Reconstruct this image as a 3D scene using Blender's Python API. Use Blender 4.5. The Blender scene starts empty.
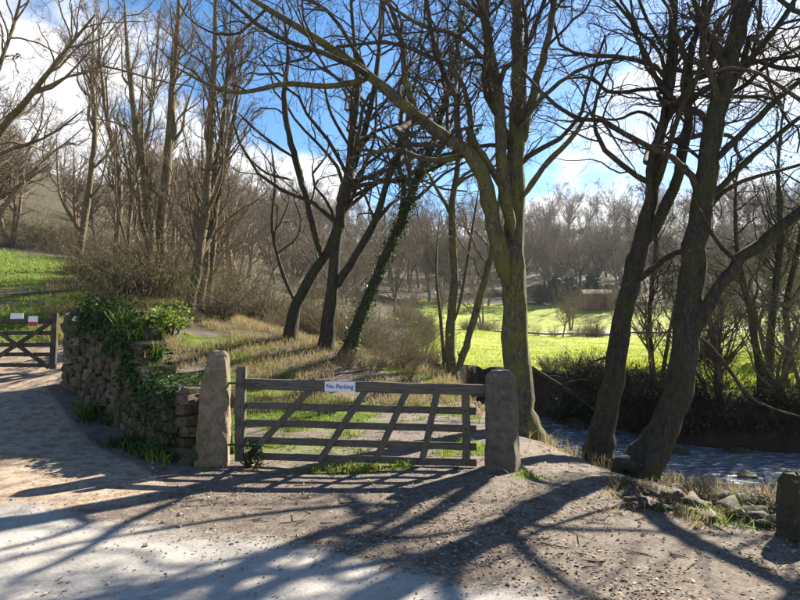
import bpy, bmesh, math, random
import numpy as np
from mathutils import Vector, Matrix

# ------------------------------------------------------------------ camera, sky, sun
SC = bpy.context.scene
COL = SC.collection
F_PX, PITCH, CAM_Z = 593.0, math.radians(4.0), 1.6
cam_d = bpy.data.cameras.new('camera')
cam_d.sensor_width = 36.0
cam_d.lens = 36.0 * F_PX / 800.0
cam_d.clip_start = 0.05
cam_d.clip_end = 3000.0
cam = bpy.data.objects.new('camera', cam_d)
COL.objects.link(cam)
cam.location = (0, 0, CAM_Z)
cam.rotation_euler = (math.radians(90) + PITCH, 0, 0)
SC.camera = cam

SUN_AZ = math.radians(43.0)      # to the right of the view direction (+Y)
SUN_EL = math.radians(33.0)
sun_vec = Vector((math.sin(SUN_AZ) * math.cos(SUN_EL), math.cos(SUN_AZ) * math.cos(SUN_EL), math.sin(SUN_EL)))
sl = bpy.data.lights.new('sun', 'SUN')
sl.energy = 5.0
sl.angle = math.radians(0.55)
sl.color = (1.0, 0.90, 0.75)
so = bpy.data.objects.new('sun', sl)
so.rotation_euler = (-sun_vec).to_track_quat('-Z', 'Y').to_euler()
COL.objects.link(so)

W = bpy.data.worlds.new('World')
SC.world = W
W.use_nodes = True
wn, wl = W.node_tree.nodes, W.node_tree.links
wn.clear()
def wnode(t, **k):
    n = wn.new(t)
    for a, b in k.items():
        setattr(n, a, b)
    return n
sky = wnode('ShaderNodeTexSky', sky_type='NISHITA')
sky.sun_disc = False
sky.sun_elevation = SUN_EL
sky.sun_rotation = SUN_AZ
sky.altitude = 100
sky.air_density = 1.0
sky.dust_density = 0.25
sky.ozone_density = 2.2
hsv = wnode('ShaderNodeHueSaturation')
hsv.inputs['Saturation'].default_value = 1.3
hsv.inputs['Value'].default_value = 0.95
wl.new(sky.outputs[0], hsv.inputs['Color'])
tc = wnode('ShaderNodeTexCoord')
sep = wnode('ShaderNodeSeparateXYZ')
wl.new(tc.outputs['Generated'], sep.inputs[0])
addz = wnode('ShaderNodeMath', operation='ADD')
addz.inputs[1].default_value = 0.32
wl.new(sep.outputs['Z'], addz.inputs[0])
mxz = wnode('ShaderNodeMath', operation='MAXIMUM')
mxz.inputs[1].default_value = 0.05
wl.new(addz.outputs[0], mxz.inputs[0])
dvx = wnode('ShaderNodeMath', operation='DIVIDE'); wl.new(sep.outputs['X'], dvx.inputs[0]); wl.new(mxz.outputs[0], dvx.inputs[1])
dvy = wnode('ShaderNodeMath', operation='DIVIDE'); wl.new(sep.outputs['Y'], dvy.inputs[0]); wl.new(mxz.outputs[0], dvy.inputs[1])
cmb = wnode('ShaderNodeCombineXYZ'); wl.new(dvx.outputs[0], cmb.inputs[0]); wl.new(dvy.outputs[0], cmb.inputs[1])
cmap = wnode('ShaderNodeMapping')
CLOUD_OFF = (-18.05, 19.97, 0.0)
cmap.inputs['Location'].default_value = CLOUD_OFF
wl.new(cmb.outputs[0], cmap.inputs[0])
cn = wnode('ShaderNodeTexNoise')
cn.inputs['Scale'].default_value = 1.15
cn.inputs['Detail'].default_value = 9.0
cn.inputs['Roughness'].default_value = 0.52
cn.inputs['Distortion'].default_value = 0.25
wl.new(cmap.outputs[0], cn.inputs['Vector'])
# more cover towards the horizon, as flat-based cumulus seen edge-on
cov = wnode('ShaderNodeMapRange')
cov.inputs['From Min'].default_value = 0.10
cov.inputs['From Max'].default_value = 0.60
cov.inputs['To Min'].default_value = 0.22
cov.inputs['To Max'].default_value = -0.125
wl.new(sep.outputs['Z'], cov.inputs['Value'])
cad = wnode('ShaderNodeMath', operation='ADD')
wl.new(cn.outputs['Fac'], cad.inputs[0]); wl.new(cov.outputs[0], cad.inputs[1])
ramp = wnode('ShaderNodeMapRange')
ramp.interpolation_type = 'SMOOTHSTEP'
ramp.inputs['From Min'].default_value = 0.52
ramp.inputs['From Max'].default_value = 0.61
wl.new(cad.outputs[0], ramp.inputs['Value'])
thick = wnode('ShaderNodeMapRange')
thick.inputs['From Min'].default_value = 0.58
thick.inputs['From Max'].default_value = 0.85
wl.new(cad.outputs[0], thick.inputs['Value'])
ccol = wnode('ShaderNodeMixRGB')
ccol.inputs[1].default_value = (6.2, 6.2, 6.3, 1)
ccol.inputs[2].default_value = (3.9, 4.05, 4.4, 1)
wl.new(thick.outputs[0], ccol.inputs[0])
mixc = wnode('ShaderNodeMixRGB')
wl.new(ramp.outputs[0], mixc.inputs[0])
wl.new(hsv.outputs[0], mixc.inputs[1])
wl.new(ccol.outputs[0], mixc.inputs[2])
bg = wnode('ShaderNodeBackground')
bg.inputs['Strength'].default_value = 0.053
wl.new(mixc.outputs[0], bg.inputs['Color'])
wo = wnode('ShaderNodeOutputWorld')
wl.new(bg.outputs[0], wo.inputs['Surface'])

SC.view_settings.view_transform = 'Standard'
SC.view_settings.look = 'None'
SC.view_settings.gamma = 1.0
SC.view_settings.exposure = 2.0
SC.cycles.max_bounces = 6
SC.cycles.diffuse_bounces = 3
SC.cycles.glossy_bounces = 2
SC.cycles.transmission_bounces = 3
SC.cycles.transparent_max_bounces = 4

# ------------------------------------------------------------------ helpers
RNG = np.random.default_rng(7)
CT, ST = math.cos(PITCH), math.sin(PITCH)

def P(px, py, d):
    """point in the place that lies at forward distance d on the sight line of a photo pixel"""
    u, v = (px - 400.0) / F_PX, (300.0 - py) / F_PX
    dx, dy, dz = u, CT - v * ST, ST + v * CT
    k = d / dy
    return np.array((dx * k, d, CAM_Z + dz * k))

def smooth(a, b, x):
    t = np.clip((x - a) / (b - a), 0, 1)
    return t * t * (3 - 2 * t)

def _hash(ix, iy, s):
    h = (ix * 374761393 + iy * 668265263 + s * 974634777) & 0xFFFFFFFF
    h = ((h ^ (h >> 13)) * 1274126177) & 0xFFFFFFFF
    return ((h ^ (h >> 16)) & 0xFFFF) / 65535.0

def vnoise(x, y, s=0):
    x = np.asarray(x, float); y = np.asarray(y, float)
    ix = np.floor(x).astype(np.int64); iy = np.floor(y).astype(np.int64)
    fx, fy = x - ix, y - iy
    fx = fx * fx * (3 - 2 * fx); fy = fy * fy * (3 - 2 * fy)
    a, b = _hash(ix, iy, s), _hash(ix + 1, iy, s)
    c, d = _hash(ix, iy + 1, s), _hash(ix + 1, iy + 1, s)
    return (a * (1 - fx) + b * fx) * (1 - fy) + (c * (1 - fx) + d * fx) * fy

def fbm(x, y, s=0, o=4):
    r, amp, tot = 0, 1.0, 0
    for i in range(o):
        r = r + amp * vnoise(x * 2 ** i, y * 2 ** i, s + i); tot += amp; amp *= 0.5
    return r / tot - 0.5

def mesh_np(name, V, Fs, smooth_sh=True):
    """V (n,3); Fs a list of int arrays (m,3) and/or (m,4)"""
    me = bpy.data.meshes.new(name)
    V = np.asarray(V, np.float32)
    Fs = [np.asarray(f, np.int32) for f in Fs if len(f)]
    me.vertices.add(len(V)); me.vertices.foreach_set('co', V.ravel())
    idx = np.concatenate([f.ravel() for f in Fs])
    tot = np.concatenate([np.full(len(f), f.shape[1], np.int32) for f in Fs])
    st = np.concatenate([[0], np.cumsum(tot)[:-1]]).astype(np.int32)
    me.loops.add(len(idx)); me.loops.foreach_set('vertex_index', idx)
    me.polygons.add(len(tot)); me.polygons.foreach_set('loop_start', st)
    me.polygons.foreach_set('use_smooth', np.full(len(tot), smooth_sh, bool))
    me.update(calc_edges=True)
    return me

def link(name, me, mat=None, parent=None, loc=None):
    o = bpy.data.objects.new(name, me)
    if mat is not None and me is not None and len(me.materials) == 0:
        me.materials.append(mat)
    COL.objects.link(o)
    if parent is not None:
        o.parent = parent
    if loc is not None:
        o.location = loc
    return o

def tag(o, label=None, cat=None, group=None, kind=None):
    if label: o['label'] = label
    if cat: o['category'] = cat
    if group: o['group'] = group
    if kind: o['kind'] = kind
    return o

def empty(name, loc=(0, 0, 0), rz=0.0):
    o = bpy.data.objects.new(name, None)
    o.empty_display_size = 0.2
    COL.objects.link(o)
    o.location = loc; o.rotation_euler = (0, 0, rz)
    return o

class Geo:
    def __init__(s): s.V = []; s.Q = []; s.T = []; s.n = 0
    def add(s, V, Q=None, T=None):
        V = np.asarray(V, float).reshape(-1, 3)
        if Q is not None and len(Q): s.Q.append(np.asarray(Q) + s.n)
        if T is not None and len(T): s.T.append(np.asarray(T) + s.n)
        s.V.append(V); s.n += len(V)
    def mesh(s, name, sm=True):
        fs = []
        if s.Q: fs.append(np.concatenate(s.Q))
        if s.T: fs.append(np.concatenate(s.T))
        return mesh_np(name, np.concatenate(s.V), fs, sm)

def tubes(geo, Pts, R, k, cap=False):
    """Pts (M,N,3), R (M,N): M tubes of k sides"""
    M, N, _ = Pts.shape
    T = np.gradient(Pts, axis=1)
    T /= np.linalg.norm(T, axis=2, keepdims=True) + 1e-9
    ref = np.where(np.abs(T[:, :1, 2:3]) > 0.8, np.array([1.0, 0.15, 0]), np.array([0.1, 0.2, 1.0]))
    ref = np.broadcast_to(ref, T.shape)
    A = np.cross(T, ref); A /= np.linalg.norm(A, axis=2, keepdims=True) + 1e-9
    B = np.cross(T, A)
    th = np.arange(k) * 2 * math.pi / k
    ring = A[:, :, None, :] * np.cos(th)[None, None, :, None] + B[:, :, None, :] * np.sin(th)[None, None, :, None]
    RR = R[:, :, None, None] if R.ndim == 2 else R[..., None]
    V = Pts[:, :, None, :] + ring * RR
    m = np.arange(M)[:, None, None] * (N * k)
    i = np.arange(N - 1)[None, :, None] * k
    j = np.arange(k)[None, None, :]; j2 = (j + 1) % k
    Q = np.stack([m + i + j, m + i + j2, m + i + k + j2, m + i + k + j], -1).reshape(-1, 4)
    geo.add(V.reshape(-1, 3), Q)

def catmull(pts, n):
    pts = np.asarray(pts, float)
    p = np.vstack([2 * pts[0] - pts[1], pts, 2 * pts[-1] - pts[-2]])
    m = len(pts) - 1
    t = np.linspace(0, m - 1e-6, n); i = t.astype(int); f = (t - i)[:, None]
    p0, p1, p2, p3 = p[i], p[i + 1], p[i + 2], p[i + 3]
    return 0.5 * (2 * p1 + (p2 - p0) * f + (2 * p0 - 5 * p1 + 4 * p2 - p3) * f ** 2 + (3 * p1 - p0 - 3 * p2 + p3) * f ** 3)

# ------------------------------------------------------------------ materials
def nmat(name):
    m = bpy.data.materials.new(name); m.use_nodes = True
    n, l = m.node_tree.nodes, m.node_tree.links
    n.clear()
    return m, n, l

def noise_node(n, l, vec, scale, detail=5, rough=0.6, w=None):
    t = n.new('ShaderNodeTexNoise')
    t.inputs['Scale'].default_value = scale; t.inputs['Detail'].default_value = detail
    t.inputs['Roughness'].default_value = rough
    if vec is not None: l.new(vec, t.inputs['Vector'])
    return t.outputs['Fac']

def ramp_node(n, l, fac, stops):
    r = n.new('ShaderNodeValToRGB')
    e = r.color_ramp.elements
    while len(e) < len(stops): e.new(0.5)
    for q, (p, c) in zip(e, stops):
        q.position = p; q.color = (*c, 1)
    l.new(fac, r.inputs[0])
    return r.outputs[0]

def mrange(n, l, v, a, b, c=0.0, d=1.0):
    r = n.new('ShaderNodeMapRange'); r.interpolation_type = 'SMOOTHSTEP'
    r.inputs['From Min'].default_value = a; r.inputs['From Max'].default_value = b
    r.inputs['To Min'].default_value = c; r.inputs['To Max'].default_value = d
    l.new(v, r.inputs['Value'])
    return r.outputs[0]

def mixn(n, l, f, a, b, mode='MIX'):
    r = n.new('ShaderNodeMixRGB'); r.blend_type = mode
    for s, v in ((0, f), (1, a), (2, b)):
        if isinstance(v, (int, float)): r.inputs[s].default_value = v
        elif isinstance(v, tuple): r.inputs[s].default_value = (*v, 1)
        else: l.new(v, r.inputs[s])
    return r.outputs[0]

def mathn(n, l, op, a, b=0.0):
    r = n.new('ShaderNodeMath'); r.operation = op
    for s, v in ((0, a), (1, b)):
        if isinstance(v, (int, float)): r.inputs[s].default_value = v
        else: l.new(v, r.inputs[s])
    return r.outputs[0]

def finish(m, n, l, col, rough=0.9, bump=None, bstr=0.4, bdist=0.02, spec=0.3, rnode=None):
    b = n.new('ShaderNodeBsdfPrincipled')
    if isinstance(col, tuple): b.inputs['Base Color'].default_value = (*col, 1)
    else: l.new(col, b.inputs['Base Color'])
    b.inputs['Roughness'].default_value = rough
    if rnode is not None: l.new(rnode, b.inputs['Roughness'])
    b.inputs['Specular IOR Level'].default_value = spec
    if bump is not None:
        bn = n.new('ShaderNodeBump')
        bn.inputs['Strength'].default_value = bstr; bn.inputs['Distance'].default_value = bdist
        l.new(bump, bn.inputs['Height']); l.new(bn.outputs[0], b.inputs['Normal'])
    o = n.new('ShaderNodeOutputMaterial')
    l.new(b.outputs[0], o.inputs['Surface'])
    return m

def bark_mat(name, dark, light, moss=(0.10, 0.11, 0.025), moss_amt=0.5, scale=1.0):
    m, n, l = nmat(name)
    c = n.new('ShaderNodeTexCoord').outputs['Object']
    mp = n.new('ShaderNodeMapping'); mp.inputs['Scale'].default_value = (6 * scale, 6 * scale, 1.4 * scale)
    l.new(c, mp.inputs[0])
    f1 = noise_node(n, l, mp.outputs[0], 3.0, 6, 0.65)
    col = ramp_node(n, l, f1, [(0.3, dark), (0.72, light)])
    f2 = noise_node(n, l, c, 1.9 * scale, 5, 0.65)
    a = 0.66 - 0.25 * moss_amt
    col = mixn(n, l, mrange(n, l, mathn(n, l, 'ADD', f2, mathn(n, l, 'MULTIPLY', mathn(n, l, 'SUBTRACT', f1, 0.5), 0.35)), a - .08, a + 0.16, 0, 0.8), col, moss)
    f3 = noise_node(n, l, c, 14 * scale, 3, 0.6)
    col = mixn(n, l, mrange(n, l, f3, 0.62, 0.7, 0, 0.6), col, tuple(min(1, x * 1.9) for x in light))
    f5 = noise_node(n, l, mp.outputs[0], 9.0, 5, 0.7)
    hgt = mathn(n, l, 'ADD', f1, mathn(n, l, 'MULTIPLY', f5, 0.5))
    col = mixn(n, l, mrange(n, l, f5, 0.35, 0.5, 0.75, 0.0), col, tuple(x * .5 for x in dark))
    return finish(m, n, l, col, 0.92, hgt, 1.0, 0.05, 0.2)

def leaf_mat(name, stops, transl=0.35, rough=0.5, scale=3.0, spec=0.3):
    """colour varies from leaf to leaf"""
    m, n, l = nmat(name)
    g = n.new('ShaderNodeNewGeometry')
    rnd = g.outputs['Random Per Island']
    c = n.new('ShaderNodeTexCoord').outputs['Object']
    f = noise_node(n, l, c, scale, 3, 0.6)
    s = mathn(n, l, 'ADD', mathn(n, l, 'MULTIPLY', rnd, 0.6), mathn(n, l, 'MULTIPLY', f, 0.4))
    col = ramp_node(n, l, s, stops)
    b = n.new('ShaderNodeBsdfPrincipled')
    l.new(col, b.inputs['Base Color']); b.inputs['Roughness'].default_value = rough
    b.inputs['Specular IOR Level'].default_value = spec
    t = n.new('ShaderNodeBsdfTranslucent'); l.new(col, t.inputs['Color'])
    mx = n.new('ShaderNodeMixShader'); mx.inputs[0].default_value = transl
    l.new(b.outputs[0], mx.inputs[1]); l.new(t.outputs[0], mx.inputs[2])
    o = n.new('ShaderNodeOutputMaterial'); l.new(mx.outputs[0], o.inputs['Surface'])
    return m

def stone_mat(name, dark, light, moss=(0.07, 0.085, 0.02), moss_lo=0.52, scale=1.0):
    m, n, l = nmat(name)
    oi = n.new('ShaderNodeObjectInfo')
    g = n.new('ShaderNodeNewGeometry').outputs['Position']
    f1 = noise_node(n, l, g, 9 * scale, 7, 0.7)
    col = ramp_node(n, l, f1, [(0.28, dark), (0.7, light)])
    tint = ramp_node(n, l, oi.outputs['Random'], [(0.0, (0.62, 0.58, 0.55)), (0.5, (0.95, 0.88, 0.8)), (0.85, (1.05, 1.0, 0.95)), (1.0, (1.7, 1.65, 1.6))])
    col = mixn(n, l, 1.0, col, tint, 'MULTIPLY')
    f2 = noise_node(n, l, g, 3.2, 5, 0.6)
    col = mixn(n, l, mrange(n, l, f2, moss_lo, moss_lo + 0.12, 0, 0.8), col, moss)
    f3 = noise_node(n, l, g, 26 * scale, 2, 0.5)
    col = mixn(n, l, mrange(n, l, f3, 0.60, 0.74, 0, 0.35), col, (0.34, 0.33, 0.28))
    return finish(m, n, l, col, 0.9, f1, 0.7, 0.02, 0.25)

M = {}
M['bark_c'] = bark_mat('bark_mossy_grey', (0.05, 0.043, 0.033), (0.17, 0.15, 0.12), (0.15, 0.155, 0.03), 0.75)
M['bark_dark'] = bark_mat('bark_dark', (0.024, 0.021, 0.018), (0.085, 0.074, 0.06), (0.055, 0.065, 0.018), 0.6)
M['bark_brown'] = bark_mat('bark_brown', (0.06, 0.045, 0.03), (0.25, 0.195, 0.13), (0.12, 0.12, 0.035), 0.5)
M['twig'] = bark_mat('twig_brown', (0.10, 0.078, 0.055), (0.29, 0.23, 0.165), (0.13, 0.12, 0.05), 0.3)
M['twig_dark'] = bark_mat('twig_dark', (0.035, 0.03, 0.024), (0.12, 0.10, 0.075), (0.05, 0.055, 0.02), 0.3)
M['twig_far'] = bark_mat('twig_far', (0.09, 0.074, 0.056), (0.24, 0.195, 0.145), (0.15, 0.14, 0.07), 0.3, 0.3)
M['bramble'] = bark_mat('bramble_stem', (0.10, 0.075, 0.05), (0.32, 0.245, 0.155), (0.14, 0.14, 0.05), 0.4)
M['ivy'] = leaf_mat('ivy_leaf', [(0.15, (0.012, 0.03, 0.010)), (0.5, (0.03, 0.07, 0.015)), (0.85, (0.075, 0.13, 0.025))], 0.3, 0.55, spec=0.25)
M['holly'] = leaf_mat('holly_leaf', [(0.15, (0.008, 0.022, 0.008)), (0.6, (0.018, 0.045, 0.012)), (0.95, (0.04, 0.085, 0.02))], 0.15, 0.5, spec=0.25)
M['grass'] = leaf_mat('grass_blade', [(0.1, (0.07, 0.11, 0.018)), (0.5, (0.15, 0.21, 0.025)), (0.85, (0.24, 0.29, 0.045)), (1.0, (0.33, 0.29, 0.12))], 0.5, 0.6, 1.0)
M['field_grass'] = leaf_mat('field_grass_blade', [(0.15, (0.115, 0.155, 0.013)), (0.5, (0.24, 0.295, 0.019)), (0.75, (0.32, 0.36, 0.033)), (0.95, (0.32, 0.29, 0.11))], 0.5, 0.6, 0.25)
M['dry_grass'] = leaf_mat('dry_grass_blade', [(0.1, (0.16, 0.12, 0.06)), (0.6, (0.32, 0.25, 0.13)), (0.95, (0.22, 0.24, 0.07))], 0.4, 0.7, 1.0)
M['strap'] = leaf_mat('strap_leaf', [(0.1, (0.05, 0.10, 0.015)), (0.5, (0.13, 0.22, 0.03)), (0.9, (0.26, 0.34, 0.05))], 0.45, 0.4, 2.0)
M['litter'] = leaf_mat('leaf_litter', [(0.1, (0.06, 0.042, 0.03)), (0.4, (0.16, 0.115, 0.08)), (0.65, (0.30, 0.225, 0.16)), (0.85, (0.46, 0.38, 0.29))], 0.1, 0.8, 1.0)
M['rust_leaf'] = leaf_mat('rust_leaf', [(0.1, (0.16, 0.04, 0.015)), (0.6, (0.32, 0.09, 0.03)), (0.95, (0.42, 0.20, 0.08))], 0.3, 0.7, 1.0)
M['wall_stone'] = stone_mat('wall_stone', (0.034, 0.029, 0.023), (0.165, 0.142, 0.112), (0.045, 0.055, 0.016), 0.47)
M['granite'] = stone_mat('granite_post', (0.08, 0.066, 0.05), (0.25, 0.212, 0.165), (0.11, 0.11, 0.045), 0.50)
M['granite_dark'] = stone_mat('granite_dark', (0.065, 0.06, 0.056), (0.21, 0.195, 0.17), (0.10, 0.105, 0.04), 0.55)
M['boulder'] = stone_mat('boulder', (0.022, 0.019, 0.016), (0.085, 0.073, 0.06), (0.04, 0.045, 0.014), 0.42, 0.6)
M['pebble'] = stone_mat('pebble', (0.22, 0.19, 0.16), (0.46, 0.42, 0.36), (0.26, 0.22, 0.17), 0.6, 2.0)

def wood_mat(name, dark, light, green=0.0):
    m, n, l = nmat(name)
    c = n.new('ShaderNodeTexCoord').outputs['Object']
    mp = n.new('ShaderNodeMapping'); mp.inputs['Scale'].default_value = (1.2, 14, 14)
    l.new(c, mp.inputs[0])
    f = noise_node(n, l, mp.outputs[0], 4.0, 6, 0.7)
    col = ramp_node(n, l, f, [(0.3, dark), (0.7, light)])
    f2 = noise_node(n, l, c, 5.0, 5, 0.6)
    col = mixn(n, l, mrange(n, l, f2, 0.5, 0.66, 0, 0.55 + green), col, (0.12, 0.125, 0.06))
    return finish(m, n, l, col, 0.85, f, 0.6, 0.008, 0.25)
M['gate_wood'] = wood_mat('weathered_gate_wood', (0.04, 0.036, 0.032), (0.155, 0.138, 0.118))
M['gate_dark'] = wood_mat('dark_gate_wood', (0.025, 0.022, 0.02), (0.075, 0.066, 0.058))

def plain(name, col, rough=0.6, metal=0.0):
    m, n, l = nmat(name)
    c = n.new('ShaderNodeTexCoord').outputs['Object']
    f = noise_node(n, l, c, 30, 4, 0.6)
    cc = ramp_node(n, l, f, [(0.3, tuple(x * 0.75 for x in col)), (0.7, col)])
    finish(m, n, l, cc, rough)
    return m
M['iron'] = plain('iron', (0.05, 0.045, 0.042), 0.55)
M['sign_white'] = plain('sign_white', (0.78, 0.80, 0.84), 0.45)
M['sign_blue'] = plain('sign_blue', (0.03, 0.10, 0.42), 0.5)
M['sign_red'] = plain('sign_red', (0.45, 0.03, 0.04), 0.5)
M['core'] = plain('wall_earth', (0.045, 0.036, 0.026), 0.95)
M['brick'] = plain('shed_brick', (0.17, 0.075, 0.045), 0.9)
M['shed_roof'] = plain('shed_roof', (0.17, 0.09, 0.06), 0.8)
M['shed_dark'] = plain('shed_door', (0.05, 0.035, 0.03), 0.8)
M['pole'] = plain('post_wood', (0.14, 0.12, 0.10), 0.9)

# ground: one node tree, steered by what lies where (road, track, grass)
def ground_mat():
    m, n, l = nmat('ground')
    pos = n.new('ShaderNodeNewGeometry').outputs['Position']
    def attr(nm):
        a = n.new('ShaderNodeAttribute'); a.attribute_name = nm
        return a.outputs['Fac']
    fine = noise_node(n, l, pos, 38, 5, 0.7)
    mid = noise_node(n, l, pos, 5.5, 6, 0.65)
    big = noise_node(n, l, pos, 0.7, 5, 0.6)
    # bare earth and trodden leaf litter
    dirt = ramp_node(n, l, fine, [(0.28, (0.055, 0.045, 0.037)), (0.52, (0.15, 0.127, 0.105)), (0.75, (0.30, 0.265, 0.23))])
    dirt = mixn(n, l, mrange(n, l, mid, 0.38, 0.66), mixn(n, l, 1.0, dirt, (0.70, 0.66, 0.64), 'MULTIPLY'), dirt)
    # road: worn pale tarmac and concrete
    road = ramp_node(n, l, fine, [(0.25, (0.24, 0.23, 0.215)), (0.5, (0.325, 0.313, 0.292)), (0.78, (0.39, 0.38, 0.36))])
    road = mixn(n, l, mrange(n, l, mid, 0.40, 0.72), road, mixn(n, l, 1.0, road, (0.80, 0.765, 0.72), 'MULTIPLY'))
    road = mixn(n, l, mrange(n, l, big, 0.5, 0.7, 0, 0.5), road, mixn(n, l, 1.0, road, (0.82, 0.80, 0.78), 'MULTIPLY'))
    track = ramp_node(n, l, fine, [(0.25, (0.16, 0.125, 0.09)), (0.5, (0.30, 0.245, 0.185)), (0.78, (0.42, 0.36, 0.285))])
    track = mixn(n, l, mrange(n, l, mid, 0.42, 0.62), track, mixn(n, l, 1.0, track, (0.66, 0.58, 0.52), 'MULTIPLY'))
    grass = ramp_node(n, l, fine, [(0.25, (0.045, 0.06, 0.014)), (0.5, (0.10, 0.14, 0.022)), (0.78, (0.19, 0.22, 0.045))])
    field = ramp_node(n, l, noise_node(n, l, pos, 0.35, 7, 0.7), [(0.32, (0.10, 0.12, 0.02)), (0.44, (0.175, 0.22, 0.016)), (0.6, (0.25, 0.30, 0.02)), (0.72, (0.24, 0.22, 0.07))])
    jit = mathn(n, l, 'ADD', mathn(n, l, 'MULTIPLY', mathn(n, l, 'SUBTRACT', mid, 0.5), 0.9), mathn(n, l, 'MULTIPLY', mathn(n, l, 'SUBTRACT', fine, 0.5), 0.5))
    def fac(nm, a=0.4, b=0.6):
        return mrange(n, l, mathn(n, l, 'ADD', attr(nm), jit), a, b)
    col = mixn(n, l, fac('grass'), dirt, grass)
    col = mixn(n, l, fac('track', 0.35, 0.65), col, track)
    col = mixn(n, l, fac('road', 0.2, 0.8), col, road)
    col = mixn(n, l, fac('field'), col, field)
    floor_ = ramp_node(n, l, mid, [(0.25, (0.025, 0.02, 0.013)), (0.5, (0.055, 0.043, 0.026)), (0.62, (0.055, 0.065, 0.02)), (0.8, (0.11, 0.085, 0.05))])
    col = mixn(n, l, fac('wood'), col, floor_)
    col = mixn(n, l, fac('mud_shade'), col, mixn(n, l, 1.0, dirt, (0.26, 0.25, 0.25), 'MULTIPLY'))  # stream mud, and the far bank's shade painted in as dark earth
    h = mathn(n, l, 'ADD', mathn(n, l, 'MULTIPLY', mid, 0.7), mathn(n, l, 'MULTIPLY', fine, 0.28))
    return finish(m, n, l, col, 0.93, h, 0.6, 0.035, 0.2)
M['ground'] = ground_mat()

def water_mat():
    m, n, l = nmat('stream_water')
    pos = n.new('ShaderNodeNewGeometry').outputs['Position']
    mp = n.new('ShaderNodeMapping'); mp.inputs['Rotation'].default_value = (0, 0, 0.6); mp.inputs['Scale'].default_value = (1.0, 2.2, 1)
    l.new(pos, mp.inputs[0])
    f1 = mathn(n, l, 'ADD', noise_node(n, l, mp.outputs[0], 2.6, 3, 0.5), mathn(n, l, 'MULTIPLY', noise_node(n, l, mp.outputs[0], 11.0, 3, 0.55), 0.3))
    foam_glint = noise_node(n, l, mp.outputs[0], 3.4, 8, 0.75)
    fm = mrange(n, l, foam_glint, 0.49, 0.68, 0, 0.85)  # white flecks stand for foam and for painted sparkle on the ripples
    col = mixn(n, l, fm, (0.075, 0.105, 0.135), (0.72, 0.78, 0.85))  # blue-grey base paints in some of the sky's reflection
    return finish(m, n, l, col, 0.10, f1, 1.0, 0.45, 0.9, mathn(n, l, 'ADD', mathn(n, l, 'MULTIPLY', fm, 0.5), 0.04))
M['water'] = water_mat()

# ------------------------------------------------------------------ the lie of the land
CP = np.array([
    (-60, -60, 2), (0, -60, 0), (60, -60, 1), (-14, -12, .4), (-4, -12, 0), (5, -12, 0), (16, -12, 0),
    (-12, 0, .3), (-6, 0, 0), (0, 0, 0), (5, 0, 0), (12, 0, 0),
    (-9, 4, .12), (-5, 4, .03), (-2, 4, 0), (0, 4, 0), (3, 4, 0), (6, 4, -.02),
    (-5.6, 7, .08), (-2.4, 8, 0), (0, 7.7, 0), (1.6, 7.6, 0), (2.9, 7.0, -.04), (3.5, 7.0, -.13), (4.5, 6.9, -.28), (2.9, 8.2, -.2), (4.05, 8, -.38), (2.7, 10, -.27), (3.0, 11, -.42),
    (3.7, 10.9, -.68), (3.9, 9.2, -.54), (5.5, 8.6, -.66), (7, 8, -.62), (10, 7, -.5), (2.25, 11.2, -.1), (3.0, 12.8, -.5), (4.6, 9.9, -.72),
    (-4.06, 9.25, .15), (-5.5, 10.3, .52), (-6.9, 11.7, .84), (-9, 12.3, 1.0), (-11.5, 12, 1.1), (-14, 8, .8), (-10, 7, .35), (-7.5, 9, .4),
    (-2.8, 11, .25), (-3, 13, .75), (-1, 12, .2), (1, 12, .1), (1.6, 15, .5), (0.5, 16, .78), (-1.35, 16, 1.3), (-3, 16.2, 1.65), (-5, 16, 1.9), (2.9, 15.2, .0),
    (-8.5, 15.5, 2.1), (-10, 25, 3.9), (-13, 32, 5.4), (-7, 21, 2.9), (-18, 20, 3.6), (-25, 40, 8.5), (-40, 50, 14), (-20, 15, 2.2),
    (-4, 22, 1.6), (0, 24, .6), (-4, 32, 2.4), (-8, 45, 5.5), (4, 22, .35), (8, 18, .32), (14, 16, .3), (22, 13, .3), (40, 10, .4), (10, 30, .8), (20, 30, .8), (4, 35, 1.1), (0, 30, .95),
    (8, 60, 2.35), (25, 60, 2.35), (45, 55, 2.4), (-5, 62, 4.2), (12, 72, 3.0), (30, 72, 3.0), (25, 95, 6.6), (45, 95, 6.6), (60, 75, 3.5), (5, 95, 7.5), (-20, 95, 14),
    (-60, 100, 30), (-30, 140, 24), (0, 140, 18), (40, 140, 17), (90, 140, 18), (-60, 200, 46), (-30, 200, 37), (10, 200, 36), (60, 200, 40), (120, 200, 42), (180, 160, 30),
    (120, 80, 6), (150, 20, 4), (-150, 40, 40), (-120, 150, 50), (-150, 300, 50), (0, 300, 36), (150, 300, 40), (300, 300, 40), (-300, 300, 45), (-300, 0, 40), (300, 0, 15),
    (-300, -100, 10), (300, -100, 5), (0, 420, 30), (400, 420, 30), (-400, 420, 30), (0, -200, 0)], float)
def _tps(r2): return np.where(r2 > 1e-12, r2 * np.log(r2 + 1e-12), 0.0)
_n = len(CP)
_K = _tps(((CP[:, None, :2] - CP[None, :, :2]) ** 2).sum(-1)) + np.eye(_n) * 0.02
_Pm = np.hstack([np.ones((_n, 1)), CP[:, :2]])
_A = np.block([[_K, _Pm], [_Pm.T, np.zeros((3, 3))]])
_w = np.linalg.solve(_A, np.concatenate([CP[:, 2], np.zeros(3)]))
STREAM = np.array([(-2.6, 23.2), (-.5, 21.6), (2.3, 19.3), (3.9, 16.4), (5.0, 13.2), (7.0, 11.6), (10.5, 10.5), (18, 9.2), (32, 8), (60, 8)], float)
STREAM = catmull(STREAM, 60)
WATER_Z = -0.80

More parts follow.
